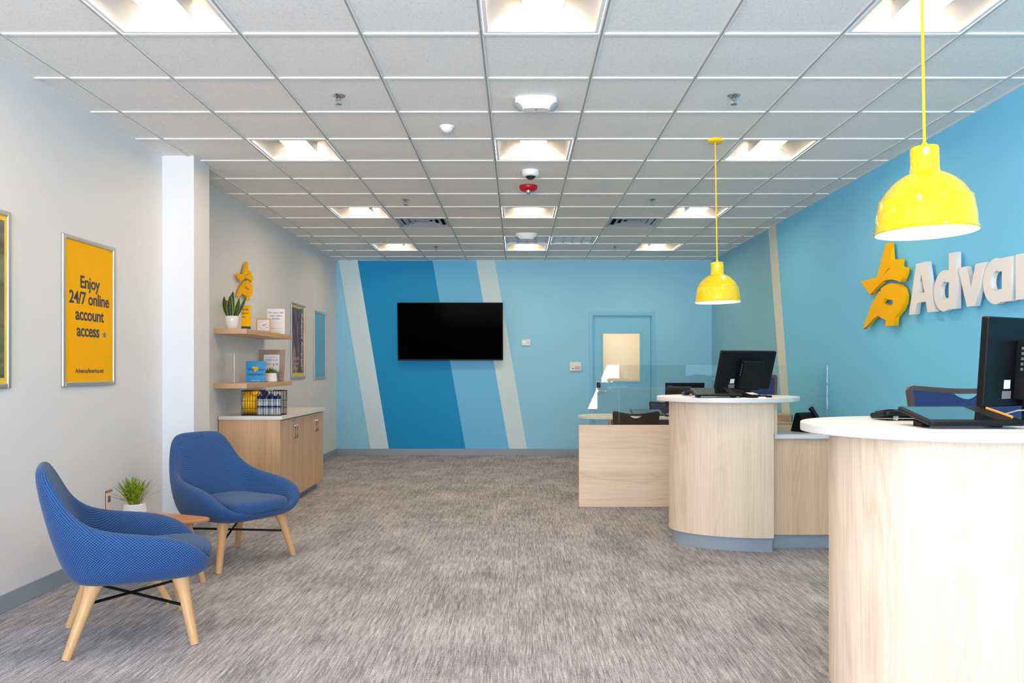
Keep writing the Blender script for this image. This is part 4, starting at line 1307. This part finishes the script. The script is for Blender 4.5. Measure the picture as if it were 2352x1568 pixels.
# ------------------------------------------------------------------ lounge chairs
def mirror(cols):
    """half columns from the back centre to the front centre -> full ring"""
    return cols + [[(x, -y, z) for (x, y, z) in c] for c in reversed(cols[1:-1])]
def lounge_chair(label, loc, rz):
    t = thing('lounge_chair', label, 'armchair', loc, (0, 0, rz), 'blue lounge chairs')
    # rim top (x fwd, y side, z), bottom outer, inner floor, wall thickness
    S = [ # rim x, y, z      bottom x, y     inner floor x, y   thick
        (-0.418, 0.000, 0.887, -0.245, 0.000, -0.215, 0.000, 0.075),
        (-0.416, 0.120, 0.887, -0.243, 0.110, -0.212, 0.090, 0.075),
        (-0.405, 0.205, 0.872, -0.238, 0.180, -0.205, 0.160, 0.070),
        (-0.362, 0.250, 0.790, -0.222, 0.225, -0.190, 0.200, 0.066),
        (-0.305, 0.290, 0.680, -0.190, 0.252, -0.165, 0.230, 0.066),
        (-0.205, 0.345, 0.605, -0.130, 0.272, -0.110, 0.250, 0.074),
        (-0.060, 0.385, 0.575, -0.030, 0.282, -0.010, 0.262, 0.086),
        (0.110, 0.398, 0.555, 0.090, 0.282, 0.110, 0.268, 0.092),
        (0.255, 0.388, 0.515, 0.190, 0.272, 0.210, 0.268, 0.086),
        (0.332, 0.345, 0.445, 0.255, 0.245, 0.290, 0.255, 0.066),
        (0.356, 0.255, 0.392, 0.285, 0.190, 0.335, 0.205, 0.035),
        (0.362, 0.120, 0.378, 0.300, 0.100, 0.345, 0.110, 0.025),
        (0.364, 0.000, 0.376, 0.303, 0.000, 0.348, 0.000, 0.025),
    ]
    cols = []
    zb, zf = 0.312, 0.372
    for (rx, ry, rz_, bx, by, ix, iy, th) in S:
        arm = 1.0 - min(1.0, max(0.0, (rz_ - 0.60) / 0.25))
        # direction inwards, level
        d = Vector((ix - rx, iy - ry))
        d = d.normalized() if d.length > 1e-4 else Vector((1, 0))
        c = [(bx * 0.45, by * 0.45, zb - 0.004), (bx, by, zb)]
        for zq, hb, ha in ((0.14, 0.32, 0.48), (0.42, 0.62, 0.80), (0.74, 0.87, 0.97)):
            hq = hb * (1 - arm) + ha * arm
            c.append((bx + (rx - bx) * hq, by + (ry - by) * hq, zb + (rz_ - zb) * zq))
        o = 0.006
        top = Vector((rx, ry))
        c.append((rx + d.x * th * 0.02, ry + d.y * th * 0.02, rz_ - 0.014))
        c.append((rx + d.x * th * 0.5, ry + d.y * th * 0.5, rz_ + 0.006))
        c.append((rx + d.x * th * 0.98, ry + d.y * th * 0.98, rz_ - 0.018))
        px_, py_ = rx + d.x * th, ry + d.y * th
        if rz_ > 0.42:
            for q in (0.38, 0.72):
                ez = (rz_ - 0.02) + (zf - rz_ + 0.02) * q
                hq = q ** (1.15)
                c.append((px_ + (ix + 0.03 * (1 - arm) - px_) * hq, py_ + (iy * 0.93 - py_) * hq, ez))
        else:
            for q in (0.4, 0.8):
                c.append((px_ + (ix * 0.93 - px_) * q, py_ + (iy * 0.93 - py_) * q, rz_ - 0.01 - 0.008 * q))
        c.append((ix * 0.80, iy * 0.80, zf))
        c.append((ix * 0.30, iy * 0.30, zf))
        cols.append(c)
    full = mirror(cols)
    n, k = len(full), len(full[0])
    v = [p for c in full for p in c]
    f = []; uv = []
    def L(a, b):
        return (Vector(a) - Vector(b)).length
    vs = []
    for c in full:
        a = [0.0]
        for q in range(1, k):
            a.append(a[-1] + L(c[q], c[q - 1]))
        vs.append(a)
    vm = [sum(vs[i][q] for i in range(n)) / n for q in range(k)]
    us = [0.0]
    for i in range(n):
        us.append(us[-1] + L(full[i][4], full[(i + 1) % n][4]))
    q = round(us[-1] / 0.0155) * 0.0155 / us[-1]
    us = [a * q for a in us]
    for i in range(n):
        j = (i + 1) % n
        for q in range(k - 1):
            f.append((i * k + q, j * k + q, j * k + q + 1, i * k + q + 1))
            uv.append([(us[i], vs[i][q]), (us[i + 1], vs[j][q]), (us[i + 1], vs[j][q + 1]), (us[i], vs[i][q + 1])])
    f.append(tuple(i * k for i in range(n))); uv.append([(full[i][0][0], full[i][0][1]) for i in range(n)])
    f.append(tuple(i * k + k - 1 for i in range(n))); uv.append([(full[i][-1][0], full[i][-1][1]) for i in range(n)])
    MB().add(v, f, 0, uv).build('shell', M['fabric'], t, smooth=180, sub=2)
    # loose seat pad
    out = []
    for (x, y) in ((-0.175, 0.0), (-0.17, 0.12), (-0.13, 0.195), (0.0, 0.225), (0.16, 0.238), (0.29, 0.236), (0.355, 0.205), (0.382, 0.10), (0.387, 0.0)):
        out.append((x, y))
    ringp = out + [(x, -y) for (x, y) in reversed(out[1:-1])]
    lay = ((0.55, 0.366), (0.965, 0.368), (1.0, 0.384), (1.005, 0.420), (0.965, 0.446), (0.62, 0.458), (0.25, 0.460))
    v = []; f = []; uv = []
    m_ = len(ringp)
    cx = 0.10
    us2 = [0.0]
    for i in range(m_):
        us2.append(us2[-1] + math.dist(ringp[i], ringp[(i + 1) % m_]))
    for (s, z) in lay:
        for (x, y) in ringp:
            v.append((cx + (x - cx) * s, y * s, z + 0.010 * max(0, -x / 0.2) * (z > 0.4)))
    for q in range(len(lay) - 1):
        for i in range(m_):
            j = (i + 1) % m_
            f.append((q * m_ + i, q * m_ + j, (q + 1) * m_ + j, (q + 1) * m_ + i))
            uv.append([(v[a][1], v[a][0]) for a in f[-1]] if q > 3 else [(us2[i + (a % m_ != i)], v[a][2]) for a in f[-1]])
    f.append(tuple(range(m_ - 1, -1, -1))); uv.append([(v[a][1], v[a][0]) for a in f[-1]])
    f.append(tuple((len(lay) - 1) * m_ + i for i in range(m_))); uv.append([(v[a][1], v[a][0]) for a in f[-1]])
    MB().add(v, f, 0, uv).build('seat_cushion', M['fabric'], t, smooth=180, sub=2)
    feet = {}
    for (fx, fy, tx, ty) in ((0.275, 0.318, 0.215, 0.235), (0.275, -0.318, 0.215, -0.235), (-0.275, 0.268, -0.155, 0.205), (-0.275, -0.268, -0.155, -0.205)):
        a, b = Vector((tx, ty, 0.335)), Vector((fx, fy, 0.0))
        pts = [a + (b - a) * u for u in (0, 0.10, 0.22, 0.4, 0.7, 0.97, 1.0)]
        lg = MB().tube(pts, [0.044, 0.039, 0.031, 0.0265, 0.0235, 0.0205, 0.019], 20).build('leg', M['beech'], t, smooth=50)
        feet[(fx > 0, fy > 0)] = (a, b)
    for (p, q) in (((True, True), (False, False)), ((True, False), (False, True))):
        a = feet[p][0] + (feet[p][1] - feet[p][0]) * 0.46
        b = feet[q][0] + (feet[q][1] - feet[q][0]) * 0.30
        MB().tube([a, b], 0.0075, 10).build('stretcher', M['softblack'], t, smooth=50)
    return t
lounge_chair('blue lounge chair nearest the viewer, seen from its side', (-1.969, 4.015, 0), R(28))
lounge_chair('blue lounge chair beside the column, facing the viewer', (-2.028, 5.604, 0), R(-32))

# ------------------------------------------------------------------ side table
t = thing('side_table', 'small rounded triangular beech side table between the blue chairs', 'side table', (-2.32, 4.86, 0), (0, 0, R(0)))
tri = [Vector((0.46, 0.06)), Vector((-0.24, 0.36)), Vector((-0.20, -0.40))]
pts = []
for i in range(3):
    p, a, b = tri[i], tri[(i + 2) % 3], tri[(i + 1) % 3]
    u = p + (a - p).normalized() * 0.13
    w_ = p + (b - p).normalized() * 0.13
    for q in range(9):
        s = q / 8
        c = u * (1 - s) ** 2 + p * 2 * s * (1 - s) + w_ * s * s
        pts.append((c.x, c.y))
MB().prism(pts, 0.398, 0.42).build('table_top', M['beechtop'], t, smooth=35, bevel=0.006)
for (fx, fy, tx, ty) in ((0.33, 0.14, 0.25, 0.08), (-0.20, 0.28, -0.15, 0.21), (0.33, -0.33, 0.0, -0.17)):
    a, b = Vector((tx, ty, 0.398)), Vector((fx, fy, 0))
    MB().tube([a, a + (b - a) * 0.3, b], [0.027, 0.022, 0.017], 16).build('leg', M['beech'], t, smooth=50)
t = thing('table_sign', 'narrow white card in a clear stand behind the potted grass', 'card', matrix=facing(-2.535, 4.90, 0.42, R(96), 0))
MB().box(-0.05, 0, 0, 0.05, 0.175, 0.003).build('clear_stand', M['clear'], t)
MB().box(-0.048, 0.002, 0.0031, 0.048, 0.165, 0.0038).build('card_sheet', M['paper'], t)
MB().box(-0.048, 0.158, 0.0038, 0.048, 0.173, 0.0044).build('print_band', M['gold'], t)
MB().box(-0.02, 0.10, 0.0039, 0.02, 0.14, 0.0044).build('print_block', M['greyink'], t)
